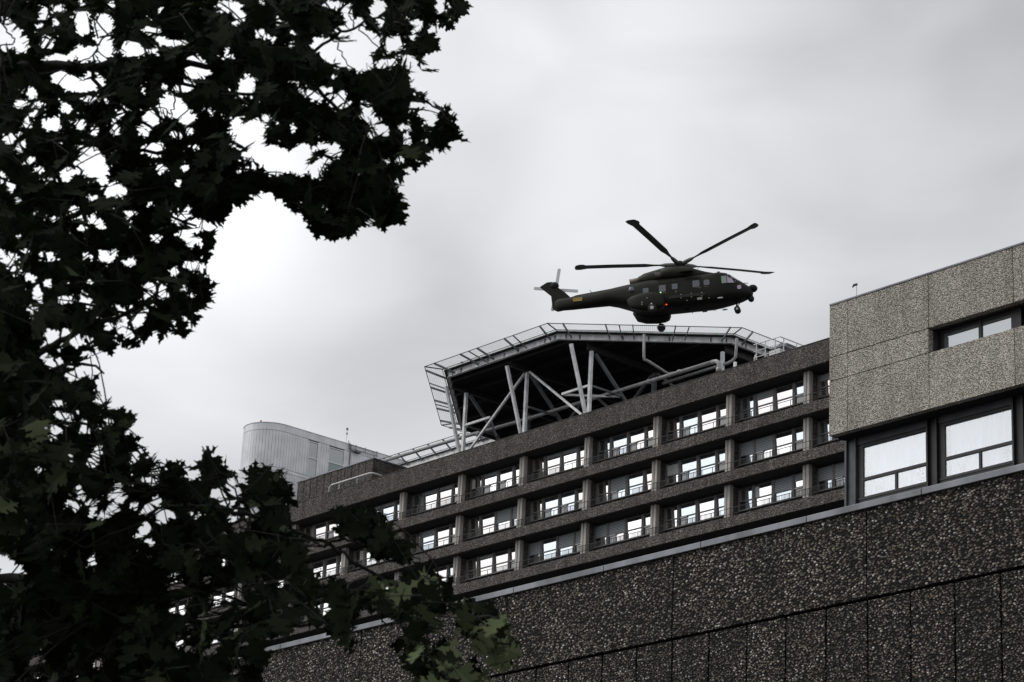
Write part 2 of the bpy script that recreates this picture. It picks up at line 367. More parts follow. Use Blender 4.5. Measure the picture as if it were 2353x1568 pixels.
g1 = N(t, 'ShaderNodeBsdfGlossy'); g1.inputs[1].default_value = 0.03; g1.inputs[0].default_value = (1, 1, 1, 1); tr = N(t, 'ShaderNodeBsdfTransparent'); tr.inputs[0].default_value = (0.9, 0.93, 0.95, 1)
s = N(t, 'ShaderNodeMixShader'); s.inputs[0].default_value = 0.3; t.links.new(tr.outputs[0], s.inputs[1]); t.links.new(g1.outputs[0], s.inputs[2]); t.links.new(s.outputs[0], t.nodes['Material Output'].inputs[0])
M['clear'] = clear
P('recess_ceiling', MB().box(BX + 0.05, XR, BY + 0.32, WY - 0.1, zB + 0.004, zB + 0.028), M['joint'], wing)
P('corner_column', MB().box(BX, BX + 0.1, WY - 0.06, WY + 0.2, 16, 34.05).box(BX + 0.1, BX + 0.52, WY + 0.04, WY + 0.2, 16, 34.05), M['panel_dark'], wing)
for k in range(6):
    x0 = BX + 0.6 + 4.22 * k; x1 = x0 + 3.72
    if k: P('window_pier', MB().box(x0 - 0.5, x0, WY + 0.03, WY + 0.2, 29, 34.05).box(x0 - 0.52, x0 - 0.44, WY - 0.1, WY + 0.03, 29, 34.04).box(x0 - 0.06, x0 + 0.02, WY - 0.1, WY + 0.03, 29, 34.04), M['frame_dark'], wing)
    else: P('window_pier', MB().box(x0 - 0.06, x0 + 0.03, WY - 0.1, WY + 0.03, 29, 34.04), M['panel_dark'], wing)
    P('spandrel_panel', MB().box(x0 + 0.03, x1 - 0.03, WY + 0.0, WY + 0.1, zh + 0.08, 34.05), M['panel_dark'], wing)
    f = MB()
    f.box(x0 + 0.03, x1, WY + 0.02, WY + 0.14, zh - 0.06, zh + 0.06); f.box(x0 + 0.03, x0 + 0.34, WY + 0.03, WY + 0.14, zs, zh - 0.06)
    f.box(x1 - 0.09, x1, WY + 0.03, WY + 0.14, zs, zh - 0.06); f.box(x0 + 0.34, x1 - 0.09, WY + 0.01, WY + 0.12, 31.93, 32.05)
    f.box(x0 + 2.0, x0 + 2.1, WY + 0.02, WY + 0.12, zs, 31.93); f.box(x0 + 0.03, x1, WY + 0.0, WY + 0.14, 31.14, 31.24); f.box(x0 + 0.03, x1, WY + 0.03, WY + 0.13, zs - 0.6, zs + 0.02)
    fo = P('window', f, M['frame_dark'], wing)
    MB().box(x0 + 0.3, x1 - 0.05, WY + 0.07, WY + 0.085, zs, zh).build('pane', M['clear'], fo)
    cm = MB(); n = 90
    vs = []; fs = []
    for i in range(n + 1):
        xx = x0 + 0.3 + (x1 - x0 - 0.35) * i / n; yy = WY + 0.32 + 0.11 * math.sin(i * 0.5 + k) * math.sin(i * 0.13 + 2 * k) + 0.03 * math.sin(i * 0.9 + k)
        vs += [(xx, yy, zs), (xx, yy, zh)]
        if i: fs.append((2 * i - 2, 2 * i, 2 * i + 1, 2 * i - 1))
    cm.add(vs, fs).build('curtain', M['curtain'], fo, smooth=True, fix=False)
    # pot plants on the inner sill, seen as pale leaves against the curtain
    rr = random.Random(k)
    pm = MB()
    for (cx, hh) in ((x0 + 1.0, 0.42), (x1 - 0.55, 0.6)) if k != 2 else ((x0 + 1.0, 0.5),):
        pm.tube([(cx, WY + 0.22, 31.2), (cx + 0.02, WY + 0.22, 31.2 + hh)], 0.008, 5)
        for q in range(16):
            a = rr.uniform(0, 2 * PI); zz = 31.24 + hh * rr.uniform(0.3, 1); l = rr.uniform(0.1, 0.22)
            d = Vector((math.cos(a), 0.25 * math.sin(a), rr.uniform(-0.1, 0.5))).normalized() * l; c0 = Vector((cx, WY + 0.22, zz)); sd_ = Vector((-d.z, 0, d.x)) * 0.3
            pm.add([c0, c0 + d * 0.5 + sd_, c0 + d, c0 + d * 0.5 - sd_], [(0, 1, 2, 3)])
    pm.build('pot_plant', worn('plant_leaf', (0.2, 0.24, 0.2), 0.6), fo, fix=False) if k == 0 else pm.build('pot_plant', bpy.data.materials['plant_leaf'], fo, fix=False)
P('rear_wall', MB().box(BX + 0.55, XR, WY + 0.6, WY + 12, 16, 34.0), M['soffit'], wing)
P('rear_wall', MB().box(BX + 0.02, BX + 0.5, WY + 0.22, WY + 12, 16, 34.0), M['soffit'], wing)
P('lower_wall', MB().box(BX + 0.6, XR, WY + 0.2, WY + 0.5, 16, 30.0), M['panel_dark'], wing)
P('base_wall', MB().box(BX, XR, BY + 0.6, BY + 14, 0, 15.95), M['block'], wing)
cctv = empty('roof_camera', (-63.75, 72.25, 39.52), 'small camera on a short white pole at the beige wing roof edge', 'camera')
child_to(MB().tube([(-63.75, 72.25, 39.52), (-63.75, 72.25, 40.12)], 0.018, 6).build('pole', M['gear']), cctv)
child_to(MB().box(-63.92, -63.72, 72.21, 72.29, 40.12, 40.2).tube([(-63.92, 72.25, 40.14), (-63.97, 72.25, 40.08)], 0.035, 8).build('camera_head', M['dark_steel'], bevel=0.01), cctv)

# ------------------------------------------------------------------ long hospital block (far)
hos = empty('hospital_block', (-150, 120, 0), 'long brown concrete hospital block with recessed balcony windows in three rows', 'building')
FY = 120.0; XL, XE = -262.0, -84.0; PITCH = 7.465; P0 = -110.99
Fz = [60.68, 57.28, 53.9, 50.52]
# bands: joints every half module
def band(name, z0, z1):
    mb = MB(); x = P0 - 1.05 + PITCH * 4
    xs_ = []
    while x > XL: xs_.append(x); x -= PITCH / 2
    xs_ = [XE] + [v for v in xs_ if v < XE] + [XL]
    for i in range(len(xs_) - 1): mb.box(xs_[i + 1] + 0.012, xs_[i] - 0.012, FY, FY + 0.28, z0, z1)
    return P(name, mb, M['band'], hos)
band('parapet', 60.68, 62.33)
for z in Fz[1:]: band('balcony_band', z, z + 0.77)
P('joint_backing', MB().box(XL, XE, FY + 0.03, FY + 0.26, 60.7, 62.28).box(XL, XE, FY + 0.03, FY + .26, 57.3, 58.03).box(XL, XE, FY + 0.03, FY + .26, 53.92, 54.65).box(XL, XE, FY + 0.03, FY + .26, 50.54, 51.27), M['joint'], hos)
P('parapet_cap', MB().box(XL, XE, FY - 0.03, FY + 0.42, 62.334, 62.37), M['frame_dark'], hos)
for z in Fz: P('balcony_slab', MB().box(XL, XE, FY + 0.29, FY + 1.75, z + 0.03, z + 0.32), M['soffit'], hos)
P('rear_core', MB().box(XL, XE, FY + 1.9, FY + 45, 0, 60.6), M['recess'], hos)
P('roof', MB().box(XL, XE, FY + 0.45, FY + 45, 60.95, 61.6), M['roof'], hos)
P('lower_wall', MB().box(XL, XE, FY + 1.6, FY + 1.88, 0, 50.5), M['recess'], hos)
piers = [P0 - PITCH * k for k in range(-2, 20)]
for i in range(3):
    F = Fz[i]; zt = F - 0.002; zb = Fz[i + 1] + 0.33
    for p in piers:
        mb = MB().box(p - 0.27, p - 0.06, FY + 0.6, FY + 0.95, zb, zt).box(p + 0.06, p + 0.27, FY + 0.6, FY + 0.95, zb, zt).box(p - 0.06, p + 0.06, FY + 0.66, FY + 0.95, zb, zt)
        P('pier', mb, M['pier'], hos)
        P('pier_wall', MB().box(p - 0.2, p + 0.25, FY + 0.952, FY + 1.6, zb, zt), M['band'], hos)
    # sill wall
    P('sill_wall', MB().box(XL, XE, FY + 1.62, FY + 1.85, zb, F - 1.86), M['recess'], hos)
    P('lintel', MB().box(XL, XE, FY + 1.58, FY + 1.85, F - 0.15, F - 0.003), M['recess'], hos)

# one window = frame with mullions (mesh), upper pane, lower pane, blind; local origin at left end, head height
def window_meshes(w_):
    H = 1.75
    f = MB()
    for x in (0, w_ - 0.13): f.box(x, x + 0.13, 1.47, 1.68, -H - 0.02, -0.14)
    f.box(0.01, 0.05, 1.44, 1.47, -H - 0.02, -0.14).box(w_ - 0.05, w_ - 0.01, 1.44, 1.47, -H - 0.02, -0.14)
    f.box(0.13, w_ - 0.13, 1.56, 1.66, -0.24, -0.15).box(0.13, w_ - 0.13, 1.53, 1.66, -1.14, -1.06).box(0.13, w_ - 0.13, 1.56, 1.66, -H - 0.02, -H + 0.06)
    f.box(0, w_, 1.44, 1.6, -H - 0.08, -H - 0.021)
    return f, H
def mesh_of(mb, name, mat):
    o = mb.build(name, mat); me = o.data; bpy.data.objects.remove(o); return me
WM = {}
def lean_curtain(a, b, z0, z1):
    mb = MB(); n = max(4, int((b - a) / 0.07)); vs = []; fs = []
    for i in range(n + 1):
        x = a + (b - a) * i / n
        for z in (z0, z1): vs.append((x, 1.522 - 0.055 * z + 0.012 * (i % 2) - 0.02, z))
        if i: fs.append((2 * i - 2, 2 * i, 2 * i + 1, 2 * i - 1))
    return mb.add(vs, fs)
def get_meshes(w_):
    key = round(w_, 2)
    if key in WM: return WM[key]
    f, H = window_meshes(w_)
    d = {'frame': mesh_of(f, 'window_frame', M['frame_grey'])}
    for nm in ('glass_a', 'glass_b', 'glass_c'):
        d['up_' + nm] = mesh_of(lean_pane(MB(), 0.12, w_ - 0.12, -1.1, -0.2), 'upper_pane', M[nm])
        d['lo_' + nm] = mesh_of(lean_pane(MB(), 0.12, w_ - 0.12, -H, -1.12), 'lower_pane', M[nm])
        d['lh_' + nm] = mesh_of(lean_pane(MB(), w_ * 0.45, w_ - 0.12, -H, -1.12), 'lower_pane', M[nm])
        d['hd_' + nm] = mesh_of(lean_pane(MB(), 0.12, w_ - 0.12, -H, -0.2), 'pane', M[nm])
    d['up_dark'] = mesh_of(lean_pane(MB(), 0.12, w_ - 0.12, -1.1, -0.2), 'dark_pane', M['glass_dark'])
    d['sash'] = mesh_of(MB().box(0.12, w_ * 0.45, 1.57, 1.66, -H + 0.03, -1.13).box(0.1, w_ * 0.46, 1.5, 1.56, -1.2, -1.13), 'open_sash', M['glass_dark'])
    for nm, lo in (('bl1', -0.38), ('bl2', -0.6), ('bl3', -1.05), ('bl4', -1.1)):
        d[nm] = mesh_of(MB().box(0.11, w_ - 0.11, 1.52, 1.545, lo, -0.17).box(0.11, w_ - 0.11, 1.51, 1.55, lo - 0.04, lo - 0.001), 'blind', [M['blind']])
    for nm, a, b in (('cu1', 0.13, 0.5), ('cu2', w_ * 0.55, w_ - 0.13), ('cu3', 0.13, w_ - 0.13)):
        d[nm] = mesh_of(lean_curtain(a, b, -1.05, -0.3), 'curtain', M['thin_curtain'])
    WM[key] = d; return d
def sub(me, name, parent, loc=(0, 0, 0)):
    o = bpy.data.objects.new(name, me); col.objects.link(o); o.parent = parent; o.location = loc; return o
# blinds read from the photo for the nearest bays: (row, bay, window index from the right) -> blind
BL = {(0, 0, 2): 'bl2', (0, -1, 3): 'bl2', (0, -1, 2): 'bl2', (1, 0, 2): 'bl4', (1, 0, 3): 'bl4', (2, 0, 1): 'bl3', (2, 0, 0): 'bl2', (2, -1, 3): 'bl3', (2, -1, 2): 'bl3',
      (0, 3, 2): 'bl1', (0, 3, 1): 'bl1', (0, 4, 2): 'bl1', (0, 5, 1): 'bl1', (1, 2, 2): 'bl4', (2, 2, 3): 'bl3', (2, 2, 2): 'bl3', (2, 3, 3): 'bl4', (1, 4, 1): 'bl4', (1, 4, 0): 'bl4', (2, 4, 2): 'bl1',
      (0, 6, 1): 'bl1', (0, 6, 2): 'bl1', (1, 5, 2): 'bl2', (2, 3, 1): 'bl4', (2, 3, 0): 'bl4', (0, 5, 2): 'bl1'}
rw = random.Random(5)
offs = [(-2.0, 1.78), (-3.88, 1.88), (-5.76, 1.88), (-7.21, 1.45)]   # left x relative to pier (right side), width
count = 0; rest = {'frame': MB(), 'pane': MB()}
for k in range(-1, 19):
    p = P0 - PITCH * k
    for i in range(3):
        F = Fz[i]
        for j, (ox, w_) in enumerate(offs):
            x = p + ox
            gl = rw.choice(['glass_a', 'glass_a', 'glass_b', 'glass_c'] if k > 1 else (['glass_b', 'glass_b', 'glass_c'] if i == 0 else ['glass_c', 'glass_a', 'glass_c']))
            if count < 100:
                d = get_meshes(w_)
                fo = bpy.data.objects.new('window', d['frame']); col.objects.link(fo); fo.parent = hos
                fo.location = (x + 150, FY - 120, F)
                b = BL.get((i, k, j)) or (rw.choice(['bl1', 'bl2', 'bl3']) if rw.random() < 0.13 and k > 3 else None)
                r = rw.random()
                if r < 0.3: sub(d['hd_' + gl], 'pane', fo)
                elif r < 0.62:
                    sub(d['up_' + gl], 'upper_pane', fo); sub(d['lo_' + gl], 'lower_pane', fo)
                else:
                    sub(d['up_' + gl], 'upper_pane', fo); sub(d['lh_' + gl], 'lower_pane', fo); sub(d['sash'], 'open_sash', fo)
                if b: sub(d[b], 'blind', fo)
                elif rw.random() < 0.12: sub(d[rw.choice(['cu1', 'cu2', 'cu3'])], 'curtain', fo)
                count += 1
            else:
                f, H = window_meshes(w_)
                rest['frame'].add([(v[0] + x, v[1] + FY, v[2] + F) for v in f.v], f.f)
                rest['pane'].box(x + 0.12, x + w_ - 0.12, FY + 1.6, FY + 1.615, F - H, F - 0.2)
o = P('far_windows', rest['frame'], M['frame_grey'], hos); o['kind'] = 'stuff'
rest['pane'].build('panes', M['glass_a'], o)['kind'] = 'stuff'
# railings: two thin rails, bars in groups
for i in range(3):
    zt = Fz[i + 1] + 0.77
    mb = MB()
    mb.box(XL, XE, FY + 0.10, FY + 0.125, zt + 0.62, zt + 0.66).box(XL, XE, FY + 0.10, FY + 0.125, zt + 0.2, zt + 0.225)
    x = XE
    while x > XL:
        mb.box(x - 0.03, x + 0.01, FY + 0.1, FY + 0.13, zt, zt + 0.66); x -= PITCH / 4
    for k in range(-1, 16):
        if i == 0 and k in (0, -1): continue
        p = P0 - PITCH * k
        rr = random.Random(k * 7 + i)
        for j in range(4):
            if rr.random() < 0.35: continue
            xa = p - PITCH * j / 4
            n = 14
            for q in range(n): mb.box(xa - 0.1 - q * 0.125, xa - 0.125 - q * 0.125, FY + 0.102, FY + 0.122, zt + 0.19, zt + 0.63)
    P('railing', mb, M['rail'], hos)
# penthouse on the roof
pen = empty('roof_penthouse', (-167, 125, 61.6), 'brown ribbed concrete stair penthouse on the hospital roof before the white tower', 'rooftop building')
mb = MB(); nrib = 11; x0, x1 = -172.7, -161.9
for i in range(nrib):
    a = x0 + (x1 - x0) * i / nrib; b = x0 + (x1 - x0) * (i + 1) / nrib
    mb.box(a + 0.04, b - 0.04, 122.0, 122.2, 61.62, 65.2)
child_to(mb.build('ribbed_wall', M['band']), pen)
mb = MB()
for i in range(6):
    a = 122.21 + 1.3 * i; mb.box(-162.1, -161.9, a + 0.02, a + 1.28, 61.62, 65.2)
child_to(mb.build('ribbed_wall', M['band']), pen)
child_to(MB().box(x0, x1 - 0.21, 122.21, 130, 61.61, 65.15).build('core', M['joint']), pen)
child_to(MB().box(x0 - 0.04, x1 + 0.04, 121.95, 130.1, 65.204, 65.3).build('roof_edge', M['coping']), pen)
hr = MB().tube([(-166.35, 120.9, 62.35), (-166.35, 120.9, 63.27), (-166.1, 120.9, 63.42), (-160.85, 120.9, 63.42), (-160.6, 121.1, 63.42), (-160.6, 122.1, 63.42)], 0.08, 10)
for x in (-165, -162.5): hr.tube([(x, 120.9, 62.4), (x, 120.9, 63.4)], 0.03, 6)
tag(hr.build('vent_pipe', M['gear'], smooth=True), 'thick white pipe bent along the front of the brown roof penthouse', 'pipe')
tag(MB().prism([(-181, 61.7), (-173.2, 61.7), (-173.2, 62.9), (-174.0, 63.0), (-181, 62.5)], 1, 120.7, 121.6).build('duct_cover', M['cladding']), 'pale metal duct cover beside the brown roof penthouse', 'duct')

# ------------------------------------------------------------------ white tower with a rounded end
tow = empty('white_tower', (-182, 135, 60), 'pale metal clad tower with rounded corner standing above the hospital roof', 'building')
TX, TR_, TYc = -180.0, 2.5, 125.4
def outline(off=0.0, n=14, y1=152.0):
    pts = [(TX + off, y1)]; 
    for i in range(n + 1):
        a = -PI * i / n
        pts.append((TX - TR_ + (TR_ + off) * math.cos(a), TYc + (TR_ + off) * math.sin(a)))
    pts.append((TX - 2 * TR_ - off, y1)); return pts
def shell(name, z0, z1, off, mat, cuts=None):
    mb = MB(); mb.prism(outline(off), 2, z0, z1); return child_to(mb.build(name, mat), tow)
shell('core', 60.0, 72.9, -0.12, M['cladding_line'])
def cladding(name, z0, z1, pitch, gap, skip=()):
    pts = outline(0.0, 60)
    # walk the outline and lay one board after another
    L = [0]; 
    for i in range(1, len(pts)): L.append(L[-1] + math.dist(pts[i], pts[i - 1]))
    def at(s_):
        s_ = min(max(s_, 0), L[-1])
        for i in range(1, len(pts)):
            if s_ <= L[i]:
                t_ = (s_ - L[i - 1]) / max(L[i] - L[i - 1], 1e-9)
                return Vector((pts[i - 1][0] + (pts[i][0] - pts[i - 1][0]) * t_, pts[i - 1][1] + (pts[i][1] - pts[i - 1][1]) * t_, 0))
    mb = MB(); s_ = 0
    while s_ < L[-1] - pitch:
        a, b = s_ + gap / 2, s_ + pitch - gap / 2
        y_mid = at((a + b) / 2).y
        if not (at((a + b) / 2).x > TX - 0.05 and any(k0 < y_mid < k1 for k0, k1 in skip)):
            n = 4; 
            for q in range(n):
                p0, p1 = at(a + (b - a) * q / n), at(a + (b - a) * (q + 1) / n)
                t_ = (p1 - p0).normalized(); nn_ = Vector((t_.y, -t_.x, 0)) * -0.1
                if (p0 + nn_ - Vector((TX - TR_, max(p0.y, TYc), 0))).length > (p0 - Vector((TX - TR_, max(p0.y, TYc), 0))).length: nn_ = -nn_
                vs = [p0, p1, p1 + nn_, p0 + nn_]
                mb.add([(v.x, v.y, z) for z in (z0, z1) for v in vs], [(0, 3, 2, 1), (4, 5, 6, 7), (0, 1, 5, 4), (1, 2, 6, 5), (2, 3, 7, 6), (3, 0, 4, 7)])
        elif mb.v: child_to(mb.build(name, M['cladding']), tow); mb = MB()
        s_ += pitch
    return child_to(mb.build(name, M['cladding']), tow)
cladding('cladding_panel', 72.36, 73.0, 1.9, 0.015)
cladding('cladding_panel', 68.84, 72.32, 0.3, 0.022, skip=((128.0, 129.2), (130.35, 132.25)))
cladding('cladding_panel', 68.5, 68.8, 1.9, 0.015)
cladding('cladding_panel', 60.0, 68.46, 0.3, 0.022, skip=((130.35, 132.25),))
child_to(MB().prism(outline(0.03, 40), 2, 73.004, 73.06).build('roof_edge', M['gear']), tow)
def twin(y0, y1, z0, z1, mid, teal):
    f = MB(); X0, X1 = TX - 0.06, TX + 0.035
    f.box(X0, X1, y0, y0 + 0.09, z0, z1).box(X0, X1, y1 - 0.09, y1, z0, z1).box(X0, X1, y0 + 0.09, y1 - 0.09, z1 - 0.08, z1).box(X0, X1, y0 + 0.09, y1 - 0.09, mid - 0.06, mid + 0.06)
    fo = child_to(f.build('window', M['gear']), tow); fo.data.materials[0] = M['cladding']
    MB().box(TX - 0.1, TX - 0.03, y0 + 0.08, y1 - 0.08, mid, z1 - 0.05).build('pane', M['glass_grey'], fo)
    MB().box(TX - 0.1, TX - 0.03, y0 + 0.08, y1 - 0.08, z0, mid - 0.003).build('lower_pane', M['glass_teal'] if teal else M['glass_grey'], fo)
twin(128.0, 129.2, 68.84, 72.2, 70.6, False); twin(130.35, 132.25, 66, 72.2, 70.75, True)
child_to(MB().tube([(TX + 0.08, 132.85, 61.5), (TX + 0.08, 132.85, 73.0)], 0.05, 8).build('downpipe', M['cladding_line']), tow)
ant = empty('roof_antenna', (-180.1, 132.4, 73.06), 'thin whip antenna on the white tower roof edge', 'antenna')
child_to(MB().tube([(-180.1, 132.4, 73.06), (-180.1, 132.4, 74.6)], 0.022, 6).build('mast', M['gear']), ant)
child_to(MB().box(-180.15, -180.05, 132.3, 132.5, 74.35, 74.55).box(-180.14, -180.06, 132.34, 132.46, 73.9, 74.1).build('aerial', M['grey_steel']), ant)
lad = MB()
for z in (72.95, 72.6): lad.tube([(-179.85, 132.6, z), (-179.85, 136.0, z)], 0.03, 6)
for y in (132.7, 133.4, 134.5, 135.9): lad.tube([(-179.85, y, 72.55), (-179.85, y, 73.1)], 0.035, 6)
lad.box(-179.95, -179.6, 133.3, 133.9, 72.35, 72.5).tube([(-179.9, 132.5, 73.3), (-179.9, 132.8, 72.5), (-179.9, 133.4, 72.4)], 0.04, 6)
tag(lad.build('cable_bracket', M['grey_steel']), 'small grey pipe bracket along the white tower roof edge', 'bracket')
tag(MB().tube([(-181.3, 123.4, 73.06), (-181.3, 123.4, 73.18)], 0.09, 10).ball((-181.3, 123.4, 73.2), 0.09).build('warning_light', material('red_lens', (0.5, 0.03, 0.02), 0.3)), 'small red obstruction lamp on the white tower roof', 'lamp', 'red obstruction lamps')
tag(MB().tube([(-163.2, 122.6, 65.3), (-163.2, 122.6, 65.42)], 0.1, 10).ball((-163.2, 122.6, 65.47), 0.12).build('warning_light', bpy.data.materials['red_lens']), 'small red obstruction lamp on the brown penthouse roof', 'lamp', 'red obstruction lamps')

# ------------------------------------------------------------------ helipad: octagonal steel deck on columns
OC = Vector((-142.35, 135.35, 0)); AP = 16.35
pad = empty('helipad', (OC.x, OC.y, 61.6), 'octagonal steel helicopter deck on slanted columns above the hospital roof', 'helipad')
def octo(ap, z, c=OC):
    R = ap / math.cos(PI / 8)
    return [Vector((c.x + R * math.cos(PI / 8 + k * PI / 4), c.y + R * math.sin(PI / 8 + k * PI / 4), z)) for k in range(8)]
def Q(name, mb, mat, **kw): return child_to(mb.build(name, mat, None, **kw), pad)
def octprism(ap, z0, z1):
    mb = MB(); mb.prism([(v.x, v.y) for v in octo(ap, 0)], 2, z0, z1); return mb
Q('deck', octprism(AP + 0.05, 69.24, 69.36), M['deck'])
Q('deck_trim', MB().add(octo(AP + 0.11, 69.33) + octo(AP + 0.11, 69.4) + octo(AP - 0.1, 69.4) + octo(AP - 0.1, 69.33),
   [(8 * r + k, 8 * r + (k + 1) % 8, 8 * ((r + 1) % 4) + (k + 1) % 8, 8 * ((r + 1) % 4) + k) for r in range(4) for k in range(8)]), M['white_steel'])
o1 = octo(AP - 0.3, 69.0)
for k in range(8):
    a, b = o1[k], o1[(k + 1) % 8]
    Q('edge_beam', MB().beam(a, b, 0.26, 0.46, 0.03), M['white_steel'])
# stiffeners on the edge beams
for k in range(8):
    a, b = o1[k], o1[(k + 1) % 8]; d = (b - a); nn_ = Vector((d.y, -d.x, 0)).normalized()
    for f_ in (0.04, 0.12, 0.37, 0.52, 0.64, 0.88, 0.97):
        c = a + d * f_
        Q('stiffener', MB().beam(c + Vector((0, 0, 0.2)), c + Vector((0, 0, -0.2)), 0.05, 0.24), M['grey_steel'])
# cross girders under the deck and secondary joists
frames = [-134.3 + 7.5 * i for i in range(-2, 2)]      # -149.3 .. -126.8
frames = [-156.8, -149.3, -141.8, -134.3, -126.8]
def y_front(x): 
    dx = abs(x - OC.x); half = AP * math.tan(PI / 8)
    return OC.y - AP + max(0, dx - half)
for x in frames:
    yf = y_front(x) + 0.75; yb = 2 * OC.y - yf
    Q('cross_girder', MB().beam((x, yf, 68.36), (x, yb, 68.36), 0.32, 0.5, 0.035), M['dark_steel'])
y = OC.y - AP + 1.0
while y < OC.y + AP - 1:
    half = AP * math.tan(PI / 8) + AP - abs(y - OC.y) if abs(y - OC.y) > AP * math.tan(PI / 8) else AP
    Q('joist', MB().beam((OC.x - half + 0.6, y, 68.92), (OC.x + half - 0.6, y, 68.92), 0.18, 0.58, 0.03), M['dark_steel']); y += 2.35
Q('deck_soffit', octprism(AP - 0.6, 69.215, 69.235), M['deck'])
# columns
for x in frames[1:]:
    y0 = 121.5 if x < -130 else 128.3
    Q('column', MB().beam((x, y0, 61.6), (x, y0, 68.1), 0.24, 0.24), M['white_steel'])
    if x < -130:
        Q('slanted_strut', MB().beam((x, 121.35, 62.3), (x, 119.35, 68.1), 0.22, 0.24), M['white_steel'])
        Q('back_stay', MB().beam((x, 121.9, 68.0), (x, 128.0, 62.6), 0.2, 0.26), M['grey_steel'])
    for yy in ((128.3, 135.3, 142.3, 149.2) if x < -130 else (135.3, 142.3)):
        Q('column', MB().beam((x, yy, 61.6), (x, yy, 68.1), 0.3, 0.3), M['grey_steel'])
for (a, b) in (((-142.1, 121.5, 68.1), (-149.1, 121.5, 62.55)), ((-141.5, 121.5, 68.1), (-134.5, 121.5, 62.6))):
    Q('diagonal_brace', MB().beam(a, b, 0.17, 0.17), M['white_steel'])
for (a, b) in (((-142.1, 128.3, 68.0), (-149.1, 128.3, 62.5)), ((-134.6, 128.3, 68.0), (-141.6, 128.3, 62.5)), ((-133.9, 128.3, 68.0), (-127.1, 128.3, 62.5)), ((-141.4, 128.3, 68), (-134.7, 128.3, 62.5))):
    Q('diagonal_brace', MB().beam(a, b, 0.2, 0.2), M['grey_steel'])
for x, sg, full in ((-134.3, -1, 1), (-149.3, 1, 1), (-141.8, 0, 0)):
    if full:
        Q('tie_bar', MB().beam((x + sg * 0.15, 121.5, 65.3), (x + sg * 3.2, 121.5, 65.3), 0.16, 0.18), M['white_steel'])
        Q('tie_bar', MB().beam((x + sg * 3.1, 121.62, 65.25), (x + sg * 0.1, 124.8, 65.25), 0.12, 0.16), M['white_steel'])
    Q('tie_bar', MB().beam((x, 121.8, 65.3), (x, 124.9, 65.3), 0.14, 0.16), M['grey_steel'])
# safety net round the edge: outer rim, brackets, mesh of wires
mi, mo = octo(AP + 0.14, 69.40), octo(AP + 1.62, 69.38)
netm = material('net_wire', (0.3, 0.3, 0.31), 0.5, 0.5)
for k in range(8):
    a, b, c, d = mi[k], mi[(k + 1) % 8], mo[(k + 1) % 8], mo[k]
    fr = MB().tube([d, c], 0.035, 6).tube([a + (d - a) * 0.06, b + (c - b) * 0.06], 0.03, 6).tube([a, d], 0.05, 6).tube([b, c], 0.05, 6)
    fo = Q('safety_net', fr, M['grey_steel'])
    nw = MB(); n = 96
    for i in range(1, n):
        t_ = i / n; p, q = a.lerp(b, t_), d.lerp(c, t_)
        s_ = Vector((b - a)).normalized() * 0.006; h = Vector((0, 0, 0.006))
        nw.add([p - s_, p + s_, q + s_, q - s_], [(0, 1, 2, 3)])
    for i in range(1, 9):
        t_ = i / 9; p, q = a.lerp(d, t_), b.lerp(c, t_); h = (d - a).normalized() * 0.006
        nw.add([p - h, q - h, q + h, p + h], [(0, 1, 2, 3)])
    nw.build('net_mesh', netm, fo, fix=False)
    for t_ in (0.08, 0.3, 0.37, 0.44, 0.66, 0.73, 0.94):
        p, q = a.lerp(b, t_), d.lerp(c, t_)
        low = p + Vector((0, 0, -0.55)) + (p - q) * 0.2; low.z = 68.9
        Q('net_bracket', MB().beam(low, q, 0.07, 0.16 if t_ not in (0.37, 0.73) else 0.08), M['grey_steel'])
glow = bpy.data.materials.new('green_lamp'); glow.use_nodes = True
gp = glow.node_tree.nodes['Principled BSDF']; gp.inputs['Base Color'].default_value = (0.1, 0.6, 0.2, 1); gp.inputs['Emission Color'].default_value = (0.3, 1, 0.45, 1); gp.inputs['Emission Strength'].default_value = 1.2
for k in (3, 4, 5, 6):
    a, b = mi[k], mi[(k + 1) % 8]
    for t_ in (0.08, 0.36, 0.64, 0.92):
        p = a.lerp(b, t_) + (OC + Vector((0, 0, 69.6)) - a.lerp(b, t_)).normalized() * 0.35
        Q('edge_light', MB().tube([(p.x, p.y, 69.37), (p.x, p.y, 69.45)], 0.08, 8).ball((p.x, p.y, 69.5), 0.09, 8, 6), glow)
p = mi[5].lerp(mi[6], 0.12) if False else mi[5] + (mi[6] - mi[5]) * 0.14 + Vector((-0.3, 0.6, 0))
Q('flood_light', MB().tube([(p.x, p.y, 69.37), (p.x, p.y, 69.6)], 0.05, 8).ball((p.x, p.y, 69.7), 0.16, 10, 8), M['dark_steel'])
